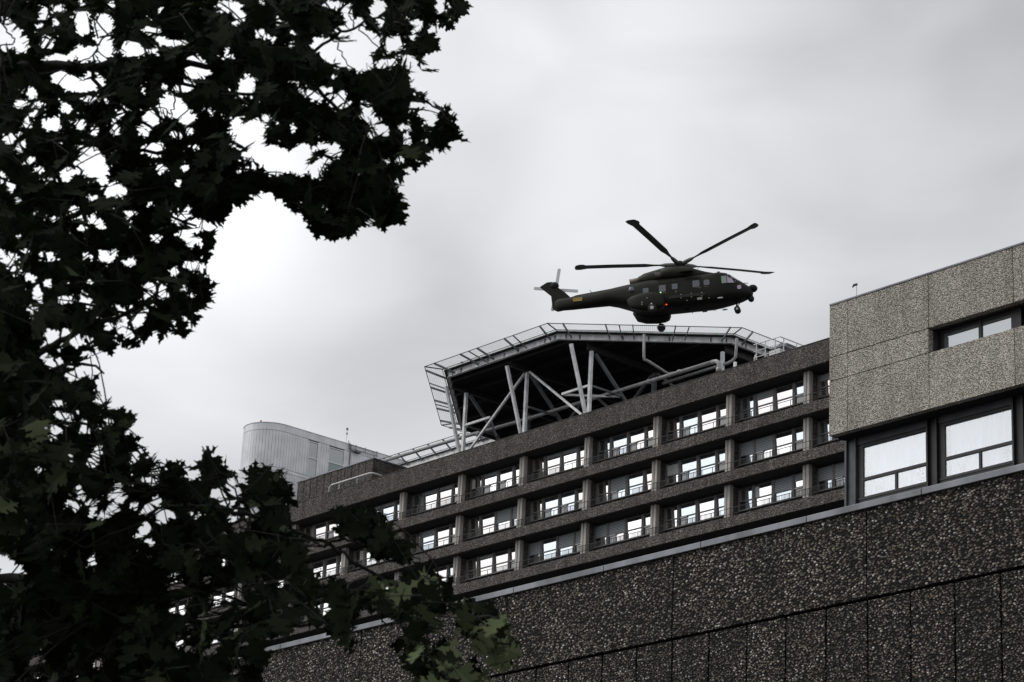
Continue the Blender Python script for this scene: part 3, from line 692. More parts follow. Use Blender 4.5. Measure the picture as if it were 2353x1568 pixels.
# bridge from the white tower to the deck
bri = empty('access_bridge', (-169, 134, 69), 'narrow steel footbridge with nets between the white tower and the helicopter deck', 'footbridge')
def Bq(name, mb, mat): return child_to(mb.build(name, mat), bri)
Bq('deck', MB().box(-179.8, -158.9, 132.9, 136.6, 69.3, 69.5), M['deck'])
Bq('side_beam', MB().beam((-179.8, 133.0, 69.1), (-158.9, 133.0, 69.1), 0.2, 0.45, 0.03), M['white_steel'])
Bq('side_beam', MB().beam((-179.8, 136.5, 69.1), (-158.9, 136.5, 69.1), 0.2, 0.45, 0.03), M['white_steel'])
for s_, y in ((-1, 132.9), (1, 136.6)):
    mb = MB().tube([(-179.8, y + s_ * 1.2, 70.0), (-160.2, y + s_ * 1.2, 70.0)], 0.035, 6).tube([(-179.8, y + s_ * 0.1, 69.55), (-159, y + s_ * 0.1, 69.55)], 0.03, 6)
    x = -179.5
    while x < -160:
        mb.beam((x, y, 69.2), (x, y + s_ * 1.2, 70.0), 0.07, 0.14); x += 2.1
    n = 140
    for i in range(n):
        x = -179.7 + 19.4 * i / n; mb.add([(x, y, 69.55), (x + 0.012, y, 69.55), (x + 0.012, y + s_ * 1.2, 70), (x, y + s_ * 1.2, 70)], [(0, 1, 2, 3)])
    Bq('safety_net', mb, M['grey_steel'])
for x in (-176, -168): Bq('post', MB().beam((x, 134.7, 61.6), (x, 134.7, 69.3), 0.25, 0.25), M['white_steel'])

# ------------------------------------------------------------------ drain pipes under the deck
mb = MB().tube([(-165, 124.0, 65.75), (-152.4, 124.0, 65.62), (-144.25, 124.0, 65.44), (-123.5, 124.0, 65.32)], 0.15, 12)
for x in (-150.5, -144.0, -137.3, -130.4, -127.1): mb.tube([(x - 0.12, 124, 65.45 if x < -140 else 65.36), (x + 0.12, 124, 65.44 if x < -140 else 65.36)], 0.19, 12)
mb.tube([(-123.6, 124.0, 65.32), (-123.2, 124.0, 65.28), (-122.92, 124.0, 65.1), (-122.88, 124.0, 64.8), (-122.88, 124, 61.7)], 0.17, 12).tube([(-122.88, 124, 64.35), (-122.88, 124, 64.7)], 0.24, 12)
tag(mb.build('drain_pipe', M['pipe'], smooth=True), 'long thick grey drain pipe running level behind the parapet, turning down at its right end', 'drain pipe')
mb = MB().tube([(-130.38, 123.33, 69.0), (-130.3, 123.3, 67.2), (-130.28, 123.35, 66.95), (-130.1, 123.55, 66.85), (-130.1, 125.7, 66.4), (-129.0, 125.9, 66.3)], 0.12, 10)
tag(mb.build('drain_pipe', M['pipe'], smooth=True), 'grey drain pipe dropping from the middle of the deck edge then sloping inward', 'drain pipe')
mb = MB().tube([(-125.6, 128.6, 69.0), (-125.7, 128.6, 67.5), (-125.9, 128.5, 67.25), (-126.2, 128.4, 67.1), (-133, 128.0, 66.9)], 0.12, 10)
tag(mb.build('drain_pipe', M['pipe'], smooth=True), 'grey drain pipe dropping from the right corner of the deck then running left', 'drain pipe')
mb = MB().tube([(-133.5, 126.4, 63.2), (-118.5, 126.4, 63.2)], 0.04, 6)
for x in (-132, -128, -124, -120): mb.tube([(x, 126.4, 61.6), (x, 126.4, 63.2)], 0.04, 6)
tag(mb.build('guard_rail', M['white_steel']), 'low grey guard rail on the roof under the helicopter deck', 'railing')

# ------------------------------------------------------------------ white stair landing right of the deck
lan = empty('roof_landing', (-118.6, 127, 61.6), 'white railed stair landing at the right end of the helicopter deck', 'stair landing')
mb = MB(); y1 = 129.4
ZT = 66.68
corners = [(-121.3, 126.0), (-118.63, 126.0), (-118.63, 130.4)]
for z in (ZT, ZT - 0.55, ZT - 1.05, ZT - 1.6):
    mb.tube([(c[0], c[1], z) for c in corners], 0.045 if z == ZT else 0.03, 6)
for (x, y) in ((-121.0, 126), (-120.1, 126), (-119.1, 126), (-118.63, 126.4), (-118.63, 127.8), (-118.63, 129.2)): mb.tube([(x, y, 61.6), (x, y, ZT)], 0.045, 6)
child_to(mb.build('railing', M['gear']), lan)
child_to(MB().box(-121.4, -118.7, 126.1, 130.5, 64.2, 64.35).build('landing_floor', M['white_steel']), lan)
child_to(MB().box(-120.3, -119.2, 126.6, 127.6, 64.36, 66.1).box(-119.1, -118.8, 127.0, 130, 64.36, 65.2).build('cabinet', M['gear'], bevel=0.03), lan)
child_to(MB().box(-120.4, -118.8, 126.9, 130, 66.35, 66.5).build('canopy', M['grey_steel']), lan)
mb = MB()
for q in range(9): mb.box(-122.4 + 0.02 * q, -121.45, 126.2, 127.2, 64.2 - 0.28 * q - 0.05, 64.2 - 0.28 * q)
mb.beam((-122.2, 126.1, 61.8), (-121.2, 126.1, 65.9), 0.06, 0.06)
child_to(mb.build('steps', M['white_steel']), lan)
tag(MB().tube([(-122.4, 125.2, 61.6), (-122.4, 125.2, 65.35)], 0.13, 10).tube([(-122.4, 125.2, 63.8), (-121.6, 125.2, 64.4)], 0.08, 8).build('vent_pipe', M['gear'], smooth=True), 'short white upright pipe left of the white stair landing', 'pipe')
tag(MB().tube([(-114.6, 127.4, 61.6), (-114.6, 127.4, 66.2)], 0.025, 6).tube([(-114.75, 127.4, 65.85), (-114.45, 127.4, 65.95)], 0.03, 6).tube([(-114.2, 127.4, 61.6), (-114.2, 127.4, 65.9)], 0.015, 6).build('roof_antenna', M['grey_steel']), 'thin antenna mast on the roof right of the white stair landing', 'antenna')

# ------------------------------------------------------------------ helicopter (model frame: x forward, y to port, z up, origin on the main wheel contact line)
heli = empty('helicopter', (0, 0, 0), 'dark green military transport helicopter hovering nose right above the helicopter deck', 'helicopter')
hy, hp, hrr = math.radians(35.8), math.radians(3.77), math.radians(-0.5)
Rz = Matrix.Rotation(hy, 4, 'Z'); Ry = Matrix.Rotation(-hp, 4, 'Y'); Rx = Matrix.Rotation(hrr, 4, 'X')
heli.matrix_world = Matrix.Translation((-145.09, 138.71, 78.28)) @ Rz @ Ry @ Rx
olive = worn('olive_drab_paint', (0.009, 0.0095, 0.007), 0.6, 0.0, scale=1.3, amt=0.35, spec=0.25)
oliveL = worn('olive_drab_worn', (0.016, 0.016, 0.012), 0.55, 0.0, scale=3, amt=0.35, spec=0.3)
blackm = material('matt_black', (0.008, 0.008, 0.008), 0.7, 0, 0.3)
rubber = material('tyre_rubber', (0.01, 0.01, 0.01), 0.85)
hub_w = material('white_hub', (0.5, 0.5, 0.5), 0.5)
cabwin = glass('cabin_window', 0.1, (0.85, 0.9, 1), (0.02, 0.02, 0.03)); cockg = glass('cockpit_green_glass', 0.2, (0.8, 1, 0.85), (0.03, 0.06, 0.04)); cockp = glass('cockpit_purple_glass', 0.25, (0.95, 0.8, 1), (0.10, 0.055, 0.10))
wsg = glass('windscreen_glass', 0.45, (0.95, 0.95, 1), (0.03, 0.035, 0.05))
def H(name, mb, mat, parent=None, **kw): return mb.build(name, mat, parent or heli, **kw)
def loft(st, n=28, e=3.2, cap=True):
    """stations (x, zbottom, ztop, half width[, exponent])"""
    mb = MB(); vs = []; fs = []
    for s_ in st:
        x, zb, zt, hw = s_[:4]; ee = s_[4] if len(s_) > 4 else e
        cz, hz = (zb + zt) / 2, (zt - zb) / 2
        for k in range(n):
            a = 2 * PI * k / n; c, s2 = math.cos(a), math.sin(a)
            vs.append((x, hw * math.copysign(abs(c) ** (2 / ee), c), cz + hz * math.copysign(abs(s2) ** (2 / ee), s2)))
    for i in range(len(st) - 1):
        for k in range(n): fs.append((i * n + k, i * n + (k + 1) % n, (i + 1) * n + (k + 1) % n, (i + 1) * n + k))
    if cap: fs += [tuple(range(n))[::-1], tuple((len(st) - 1) * n + k for k in range(n))]
    return mb.add(vs, fs)
fus = loft([(-9.05, 2.0, 2.75, 0.13, 2.5), (-8.6, 1.84, 2.95, 0.28, 2.4), (-7.3, 1.84, 2.98, 0.46, 2.4), (-5.5, 1.88, 3.12, 0.64, 2.4), (-4.2, 1.92, 3.25, 0.84, 2.5), (-3.4, 1.75, 3.32, 1.02, 2.8),
            (-2.3, 1.35, 3.4, 1.25, 3.2), (-1.5, 0.95, 3.45, 1.4, 3.6), (-0.6, 0.8, 3.5, 1.45, 4), (2, 0.78, 3.5, 1.45, 4), (4.8, 0.8, 3.55, 1.45, 4), (5.6, 0.86, 3.66, 1.43, 3.6), (6.2, 0.92, 3.58, 1.36, 3.1),
            (6.8, 1.0, 3.25, 1.22, 2.8), (7.4, 1.1, 2.8, 1.02, 2.6), (7.9, 1.25, 2.45, 0.78, 2.4), (8.25, 1.45, 2.2, 0.5, 2.2), (8.4, 1.6, 2.05, 0.2, 2)], 36)
H('fuselage', fus, olive, smooth=True)
H('nose_radome', MB().ball((8.4, 0, 2.13), (0.42, 0.42, 0.33), 16, 10), blackm, smooth=True)
tur = H('sensor_turret', MB().tube([(8.15, 0, 1.9), (8.2, 0, 1.3)], 0.2, 12).ball((8.22, 0, 1.2), (0.27, 0.27, 0.3), 14, 10), blackm, smooth=True)
# rotor cowling and engines
H('cowling', loft([(-2.1, 3.2, 3.5, 0.5, 2.3), (-1.8, 3.2, 3.75, 0.75, 2.4), (-1.2, 3.2, 4.15, 0.95, 2.6), (-0.4, 3.2, 4.42, 1.05, 2.8), (0.6, 3.2, 4.6, 1.1, 3), (1.8, 3.2, 4.68, 1.1, 3), (3.0, 3.2, 4.55, 1.1, 2.8), (3.7, 3.25, 4.25, 1.0, 2.6), (4.5, 3.3, 3.95, 0.85, 2.4), (5.5, 3.4, 3.72, 0.55, 2.2)], 28), oliveL, smooth=True)
H('hump_fairing', loft([(-1.5, 4.0, 4.2, 0.25, 2.5), (-0.9, 4.1, 4.46, 0.4, 2.6), (0.5, 4.3, 4.74, 0.5, 2.6), (1.2, 4.4, 4.86, 0.55, 2.6), (1.6, 4.4, 4.7, 0.5, 2.4)], 18), blackm, smooth=True)
for s_ in (-1, 1):
    mb = MB(); n = 18; st = [(0.65, 0.42), (0.85, 0.52), (1.6, 0.56), (2.6, 0.5), (3.3, 0.34), (3.7, 0.12)]
    vs = []; fs = []
    for x, r in st:
        for k in range(n): a = 2 * PI * k / n; vs.append((x, s_ * 0.95 + r * 0.9 * math.cos(a), 3.92 + r * math.sin(a)))
    for i in range(len(st) - 1):
        for k in range(n): fs.append((i * n + k, i * n + (k + 1) % n, (i + 1) * n + (k + 1) % n, (i + 1) * n + k))
    fs += [tuple(range(n))[::-1], tuple((len(st) - 1) * n + k for k in range(n))]
    e_ = H('engine_cowling', mb.add(vs, fs), oliveL, smooth=True)
    MB().tube([(0.8, s_ * 1.0, 3.78), (0.1, s_ * 1.12, 3.74)], [0.26, 0.3], 14, cap=False).tube([(0.8, s_ * 1.0, 3.78), (0.12, s_ * 1.12, 3.74)], [0.22, 0.26], 14).build('exhaust', worn('burnt_metal', (0.12, 0.11, 0.1), 0.5, 0.6, scale=6), e_, smooth=True)
    MB().box(2.4, 3.5, s_ * 1.36, s_ * 1.6, 3.66, 3.86).build('intake_scoop', olive, e_, bevel=0.06)
e_ = H('rear_exhaust', MB().tube([(-1.2, -0.55, 3.72), (-2.15, -0.6, 3.6)], [0.24, 0.27], 14), worn('exhaust_metal', (0.2, 0.18, 0.15), 0.5, 0.5, scale=6), smooth=True)
# sponsons with main gear
for s_ in (-1, 1):
    sp = H('sponson', loft([(-2.3, 1.4, 1.6, 0.1, 2.2), (-1.95, 0.75, 1.8, 0.35, 3.2), (-1.2, 0.5, 2.0, 0.48, 3.4), (-0.3, 0.42, 2.05, 0.52, 3.6), (0.5, 0.46, 1.95, 0.5, 3.6), (0.85, 0.6, 1.7, 0.42, 3.4), (1.0, 0.85, 1.45, 0.2, 2.6)], 20), olive, smooth=True)
    for v in sp.data.vertices: v.co.y += s_ * 1.48
    g_ = H('main_gear', MB().tube([(-0.15, s_ * 1.75, 1.25), (-0.05, s_ * 2.15, 0.32)], 0.085, 10).tube([(-0.1, s_ * 1.95, 0.9), (0.35, s_ * 1.7, 1.05)], 0.04, 8), hub_w if s_ < 0 else blackm, smooth=True)
    MB().tube([(0, s_ * 2.15, 0.28), (0, s_ * 2.2, 0.28), (0, s_ * 2.4, 0.28), (0, s_ * 2.45, 0.28)], [0.28, 0.36, 0.36, 0.28], 22).build('tyre', rubber, g_, smooth=True)
    MB().tube([(0, s_ * 2.43, 0.28), (0, s_ * 2.47, 0.28)], [0.17, 0.15], 16).tube([(0, s_ * 2.44, 0.28), (0, s_ * 2.5, 0.28)], [0.06, 0.05], 10).build('wheel_hub', hub_w, g_)
g_ = H('nose_gear', MB().tube([(6.95, 0, 1.1), (7.0, 0, 0.32)], 0.08, 10).tube([(7.0, -0.22, 0.32), (7.0, 0.22, 0.32)], 0.04, 8).tube([(7.0, 0, 0.55), (7.35, 0, 1.1)], 0.035, 8), blackm, smooth=True)
for s_ in (-1, 1):
    MB().tube([(7.0, s_ * 0.12, 0.3), (7.0, s_ * 0.15, 0.3), (7.0, s_ * 0.27, 0.3), (7.0, s_ * 0.3, 0.3)], [0.2, 0.27, 0.27, 0.2], 20).build('tyre', rubber, g_, smooth=True)
    MB().tube([(7.0, s_ * 0.285, 0.3), (7.0, s_ * 0.31, 0.3)], [0.12, 0.1], 14).build('wheel_hub', hub_w, g_)
# cabin windows (starboard, mirrored to port)
def rr_rect(cx, cz, w_, h, r, n=4):
    pts = []
    for (sx, sz, a0) in ((1, 1, 0), (-1, 1, 90), (-1, -1, 180), (1, -1, 270)):
        for q in range(n + 1):
            a = math.radians(a0 + 90 * q / n); pts.append((cx + sx * (w_ / 2 - r) + r * math.cos(a), cz + sz * (h / 2 - r) + r * math.sin(a)))
    return pts
for s_ in (-1, 1):
    for (x, z, framed) in ((-0.64, 2.3, 0), (0.81, 2.36, 1), (1.89, 2.43, 0), (3.73, 2.48, 1), (4.65, 2.51, 0)):
        fw = 0.64 if framed else 0.57
        fr = H('cabin_window', MB().prism(rr_rect(x, z, fw, fw + 0.02, 0.1), 1, s_ * 1.42, s_ * 1.462), oliveL if framed else olive)
        if framed: MB().prism(rr_rect(x, z, 0.6, 0.62, 0.1), 1, s_ * 1.463, s_ * 1.468).build('frame_rim', worn('bare_rim', (0.16, 0.16, 0.17), 0.5), fr)
        MB().prism(rr_rect(x, z, 0.5, 0.5, 0.08), 1, s_ * 1.464, s_ * 1.474).build('pane', cabwin, fr)
    H('bubble_window', MB().ball((-1.9, s_ * 1.28, 2.6), (0.28, 0.16, 0.28), 16, 10), cabwin, smooth=True)
    ck = H('cockpit_window', MB().prism([(5.9, 2.95), (5.95, 2.3), (6.38, 2.3), (6.36, 2.97)], 1, s_ * 1.36, s_ * 1.43), cockg)
    H('cockpit_window', MB().add([(6.42, s_ * 1.385, 2.98), (6.42, s_ * 1.385, 2.32), (7.0, s_ * 1.2, 2.35), (6.72, s_ * 1.27, 2.9), (6.42, s_ * 1.3, 2.98), (6.42, s_ * 1.3, 2.32), (7.0, s_ * 1.1, 2.35), (6.72, s_ * 1.18, 2.9)], [(0, 1, 2, 3), (4, 7, 6, 5), (0, 4, 5, 1), (1, 5, 6, 2), (2, 6, 7, 3), (3, 7, 4, 0)]), cockp)
    H('chin_window', MB().prism(rr_rect(7.38, 1.95, 0.34, 0.36, 0.1), 1, s_ * 1.0, s_ * 1.08), cockp)
    H('roof_window', MB().add([(5.75, s_ * 0.25, 3.68), (6.35, s_ * 0.25, 3.56), (6.35, s_ * 1.02, 3.36), (5.75, s_ * 1.05, 3.5)], [(0, 1, 2, 3)]), cockp)
    H('windscreen', MB().add([(6.55, s_ * 0.06, 3.5), (7.55, s_ * 0.06, 2.78), (7.35, s_ * 0.72, 2.72), (7.1, s_ * 1.08, 2.5), (6.75, s_ * 1.2, 2.95), (6.45, s_ * 1.0, 3.36)], [(0, 1, 2, 3, 4, 5)]), wsg)
    # equipment strip, steps, plates, door rails
    H('side_strip', MB().box(1.4, 4.5, s_ * 1.452, s_ * 1.5, 1.32, 1.6), oliveL, bevel=0.02)
    st_ = H('fastener_plates', MB(), hub_w) if False else None
    H('door_rail', MB().box(0.4, 4.2, s_ * 1.44, s_ * 1.49, 3.06, 3.12), blackm)
    H('step_plate', MB().box(3.78, 4.2, s_ * 1.44, s_ * 1.462, 0.98, 1.2), worn('pale_plate', (0.3, 0.28, 0.24), 0.6))
    H('landing_light_cover', MB().ball((5.75, s_ * 1.36, 1.0), (0.26, 0.06, 0.07), 14, 6), hub_w, smooth=True)
    for (x, z) in ((2.4, 1.3), (2.4, 1.62), (3.3, 1.3), (3.3, 1.62), (4.2, 1.3), (4.2, 1.62), (2.9, 1.02), (4.8, 1.05)):
        H('fastener', MB().ball((x, s_ * 1.47, z), (0.045, 0.03, 0.04), 8, 6), hub_w)
    ym = worn('yellow_marking', (0.28, 0.2, 0.07), 0.7) if s_ < 0 else bpy.data.materials['yellow_marking']
    H('rescue_marking', MB().box(3.75, 4.1, s_ * 1.451, s_ * 1.456, 2.1, 2.13).box(4.0, 4.15, s_ * 1.451, s_ * 1.457, 2.03, 2.08).box(4.45, 4.8, s_ * 1.451, s_ * 1.456, 2.13, 2.16).box(0.5, 1.15, s_ * 1.451, s_ * 1.456, 1.93, 1.96).box(1.9, 2.1, s_ * 1.451, s_ * 1.456, 1.98, 2.02).box(1.93, 1.97, s_ * 1.451, s_ * 1.457, 1.84, 1.97), ym)
    yp = H('warning_panel', MB().box(-7.2, -6.4, s_ * 0.37, s_ * 0.585, 2.36, 2.66), worn('yellow_panel', (0.62, 0.42, 0.1), 0.6) if s_ < 0 else bpy.data.materials['yellow_panel'])
    MB().box(-7.16, -6.44, s_ * 0.587, s_ * 0.591, 2.45, 2.475).box(-7.16, -6.44, s_ * 0.587, s_ * 0.591, 2.525, 2.55).box(-7.16, -6.44, s_ * 0.587, s_ * 0.591, 2.6, 2.625).build('lettering_lines', blackm, yp)
red = bpy.data.materials.new('red_beacon'); red.use_nodes = True; rp = red.node_tree.nodes['Principled BSDF']; rp.inputs['Base Color'].default_value = (0.6, 0.03, 0.01, 1); rp.inputs['Emission Color'].default_value = (1, 0.1, 0.02, 1); rp.inputs['Emission Strength'].default_value = 1.6
H('red_beacon', MB().ball((1.1, -1.42, 0.85), (0.07, 0.06, 0.05), 10, 8), red)
grn = glow
H('navigation_light', MB().ball((0.75, -2.13, 1.72), (0.06, 0.05, 0.05), 8, 6), grn)
for (x, z) in ((-0.9, 1.0), (-0.9, 0.82), (-0.45, 1.35)): H('fastener', MB().ball((x, -2.1, z), (0.06, 0.03, 0.04), 8, 6), hub_w)
# tail
fin = MB(); poly = [(-7.45, 2.9), (-8.0, 3.5), (-8.7, 4.1), (-8.78, 4.38), (-9.17, 4.6), (-9.57, 4.6), (-10.22, 4.24), (-9.24, 3.3), (-9.12, 2.05), (-8.72, 1.8), (-8.3, 1.84)]
fin.prism(poly, 1, -0.16, 0.16)
H('tail_fin', fin, olive, bevel=0.05)
H('tail_gearbox', MB().ball((-8.95, 0.0, 4.22), (0.42, 0.28, 0.38), 16, 10), blackm, smooth=True)
H('tail_stabilizer', MB().prism([(-8.15, 0.1), (-8.45, 2.5), (-9.2, 2.5), (-9.22, 0.1)], 2, 2.95, 3.07), blackm, bevel=0.03)
H('spine_fairing', loft([(-7.6, 2.9, 2.96, 0.1), (-7.0, 2.9, 3.12, 0.16), (-4.0, 3.1, 3.4, 0.18), (-2.0, 3.3, 3.55, 0.2)], 12), blackm, smooth=True)
tr_ = H('tail_rotor', MB().tube([(-8.95, 0.25, 4.15), (-8.95, 0.75, 4.15)], 0.14, 12), blackm, smooth=True)
tgrey = material('tail_blade_grey', (0.6, 0.6, 0.61), 0.5)
for k in range(4):
    a = math.radians(80 + 90 * k); d = Vector((math.cos(a), 0, math.sin(a))); n_ = Vector((-d.z, 0, d.x)); o0 = Vector((-8.95, 0.68, 4.15))
    vs = []
    for r, c in ((0.2, 0.07), (0.5, 0.14), (1.9, 0.14), (2.0, 0.1)):
        for sc_, yy in ((-1, -0.02), (1, -0.02), (1, 0.02), (-1, 0.02)): vs.append(o0 + d * r + n_ * c * sc_ + Vector((0, yy, 0)))
    fs = [(0, 3, 2, 1), (12, 13, 14, 15)] + [(4 * i + k2, 4 * i + (k2 + 1) % 4, 4 * i + 4 + (k2 + 1) % 4, 4 * i + 4 + k2) for i in range(3) for k2 in range(4)]
    MB().add(vs, fs).build('blade', tgrey, tr_)
# main rotor
HB = Vector((2.17, 0, 5.0))
mr_ = H('main_rotor', MB().tube([(2.17, 0, 4.5), (2.17, 0, 4.75), (2.17, 0, 4.9), (2.17, 0, 5.15), (2.17, 0, 5.3)], [0.55, 0.4, 0.5, 0.5, 0.3], 18), blackm, smooth=True)
for k in range(5):
    a = math.radians(-107 + 72 * k); cone = math.radians(5.2)
    d = Vector((math.cos(a) * math.cos(cone), math.sin(a) * math.cos(cone), math.sin(cone))); n_ = Vector((-math.sin(a), math.cos(a), 0)); up = d.cross(n_)
    mb = MB().tube([HB + d * 0.3, HB + d * 0.7, HB + d * 1.3, HB + d * 1.75], [0.16, 0.2, 0.17, 0.07], 10)
    vs = []; st = [(1.6, 0.1, 0.0, 0.05), (2.3, 0.16, 0, 0.05), (3.0, 0.3, 0, 0.05), (6.0, 0.31, 0, 0.035), (8.2, 0.31, 0, 0.03), (8.45, 0.42, 0.06, 0.025), (8.8, 0.46, 0.0, 0.02), (9.15, 0.38, -0.1, 0.015), (9.3, 0.16, -0.28, 0.01)]
    for r, c, sw, th in st:
        droop = -0.004 * (r - 2) ** 2 * 0.6
        for sc_, zz in ((-1, 0), (-0.4, 1), (0.5, 1), (1, 0), (0.5, -1), (-0.4, -1)):
            vs.append(HB + d * r + n_ * (sw + c * sc_) + up * (zz * th + 0.12 * c * sc_ + 0) + Vector((0, 0, droop)))
    n = 6; fs = [tuple(range(n))[::-1], tuple((len(st) - 1) * n + k2 for k2 in range(n))] + [(n * i + k2, n * i + (k2 + 1) % n, n * (i + 1) + (k2 + 1) % n, n * (i + 1) + k2) for i in range(len(st) - 1) for k2 in range(n)]
    mb.add(vs, fs).build('blade', worn('rotor_blade_grey', (0.1, 0.1, 0.104), 0.5, scale=1) if k == 0 else bpy.data.materials['rotor_blade_grey'], mr_)
# aerials and small fittings
H('aerial', MB().prism([(5.35, 3.6), (5.42, 4.02), (5.62, 4.02), (5.68, 3.6)], 1, -0.05, 0.05), blackm)
H('aerial', MB().tube([(3.6, 0, 4.3), (3.9, 0, 4.75)], 0.02, 6), blackm); H('aerial', MB().tube([(-5.55, 0, 3.1), (-5.8, 0, 3.5)], 0.03, 6), blackm)
H('pitot_tube', MB().tube([(7.7, -0.5, 2.5), (8.1, -0.5, 2.45)], 0.03, 6), blackm); H('aerial', MB().tube([(7.9, 0, 1.3), (8.45, 0, 0.95)], 0.025, 6), blackm)
H('aerial', MB().prism([(2.5, 0.8), (2.55, 0.62), (2.8, 0.62), (2.85, 0.8)], 1, -0.04, 0.04), blackm); H('aerial', MB().tube([(5.2, 0.3, 0.85), (5.1, 0.3, 0.55)], 0.025, 6), blackm); H('aerial', MB().tube([(-0.9, 1.2, 0.8), (-0.95, 1.2, 0.35)], 0.02, 6), blackm)

# ------------------------------------------------------------------ oak tree in the foreground
def pt(px, py, dist):
    c = np.array([px - 1176.5, py - 784., F0]); d = RM @ c; d /= np.linalg.norm(d); return EYE + d * dist
def to_px(P_):
    c = (np.asarray(P_) - EYE) @ RM.T if False else (np.asarray(P_) - EYE) @ RM
    return np.stack([1176.5 + F0 * c[..., 0] / c[..., 2], 784. + F0 * c[..., 1] / c[..., 2]], -1)
# extent of the crown, as masses of foliage (outline) and the larger openings in it
MASS = [
 [(-60, -60), (1080, -60), (1072, 20), (1040, 45), (1018, 75), (995, 105), (988, 130), (1005, 155), (1006, 186), (980, 188), (962, 200), (985, 222), (1012, 232), (1040, 275), (1064, 318), (1036, 352), (1000, 338), (975, 366), (946, 375), (928, 398), (905, 412), (900, 432), (918, 442), (934, 466), (926, 492), (905, 516), (880, 516), (845, 524), (800, 540), (765, 546), (735, 535), (714, 528), (700, 500), (660, 470), (618, 452), (612, 425), (628, 398), (600, 425), (592, 452), (560, 456), (530, 478), (505, 505), (490, 512), (500, 532), (497, 560), (480, 590), (455, 600), (450, 622), (487, 655), (480, 690), (455, 718), (440, 740), (440, 765), (425, 780), (400, 772), (345, 768), (322, 788), (288, 815), (270, 788), (235, 800), (205, 818), (198, 845), (215, 880), (236, 912), (275, 935), (308, 955), (316, 975), (312, 992), (322, 1008), (326, 1032), (355, 1056), (385, 1068), (440, 1080), (450, 1048), (478, 1030), (500, 1058), (535, 1078), (552, 1095), (572, 1080), (610, 1074), (645, 1092), (662, 1112), (668, 1150), (650, 1182), (668, 1215), (690, 1240), (700, 1262), (680, 1290), (705, 1320), (730, 1340), (760, 1330), (800, 1345), (840, 1375), (830, 1400), (800, 1420), (812, 1450), (826, 1500), (815, 1528), (790, 1500), (770, 1455), (720, 1440), (640, 1450), (590, 1470), (610, 1500), (620, 1525), (590, 1515), (600, 1568), (600, 1640), (-60, 1640)],
 [(770, 1165), (800, 1160), (850, 1170), (885, 1200), (905, 1225), (925, 1250), (950, 1290), (930, 1308), (910, 1290), (880, 1290), (860, 1280), (845, 1240), (800, 1225), (770, 1210)],
 [(900, 1250), (920, 1240), (948, 1300), (925, 1312), (905, 1285)],
 [(855, 1335), (905, 1345), (950, 1320), (985, 1300), (1010, 1330), (1045, 1345), (1048, 1395), (1030, 1400), (1025, 1440), (1000, 1480), (985, 1440), (975, 1500), (960, 1545), (935, 1505), (920, 1480), (940, 1440), (895, 1410), (840, 1400), (820, 1370)],
 [(1040, 1400), (1065, 1380), (1090, 1378), (1135, 1400), (1165, 1440), (1190, 1480), (1205, 1525), (1195, 1535), (1170, 1520), (1140, 1530), (1120, 1500), (1085, 1480), (1060, 1440)],
 [(935, 1480), (985, 1500), (1030, 1460), (1045, 1500), (1050, 1545), (1025, 1560), (1080, 1590), (1050, 1640), (1000, 1600), (960, 1568), (930, 1530)],
 [(1050, 1520), (1100, 1540), (1140, 1568), (1130, 1640), (1040, 1640)],
]
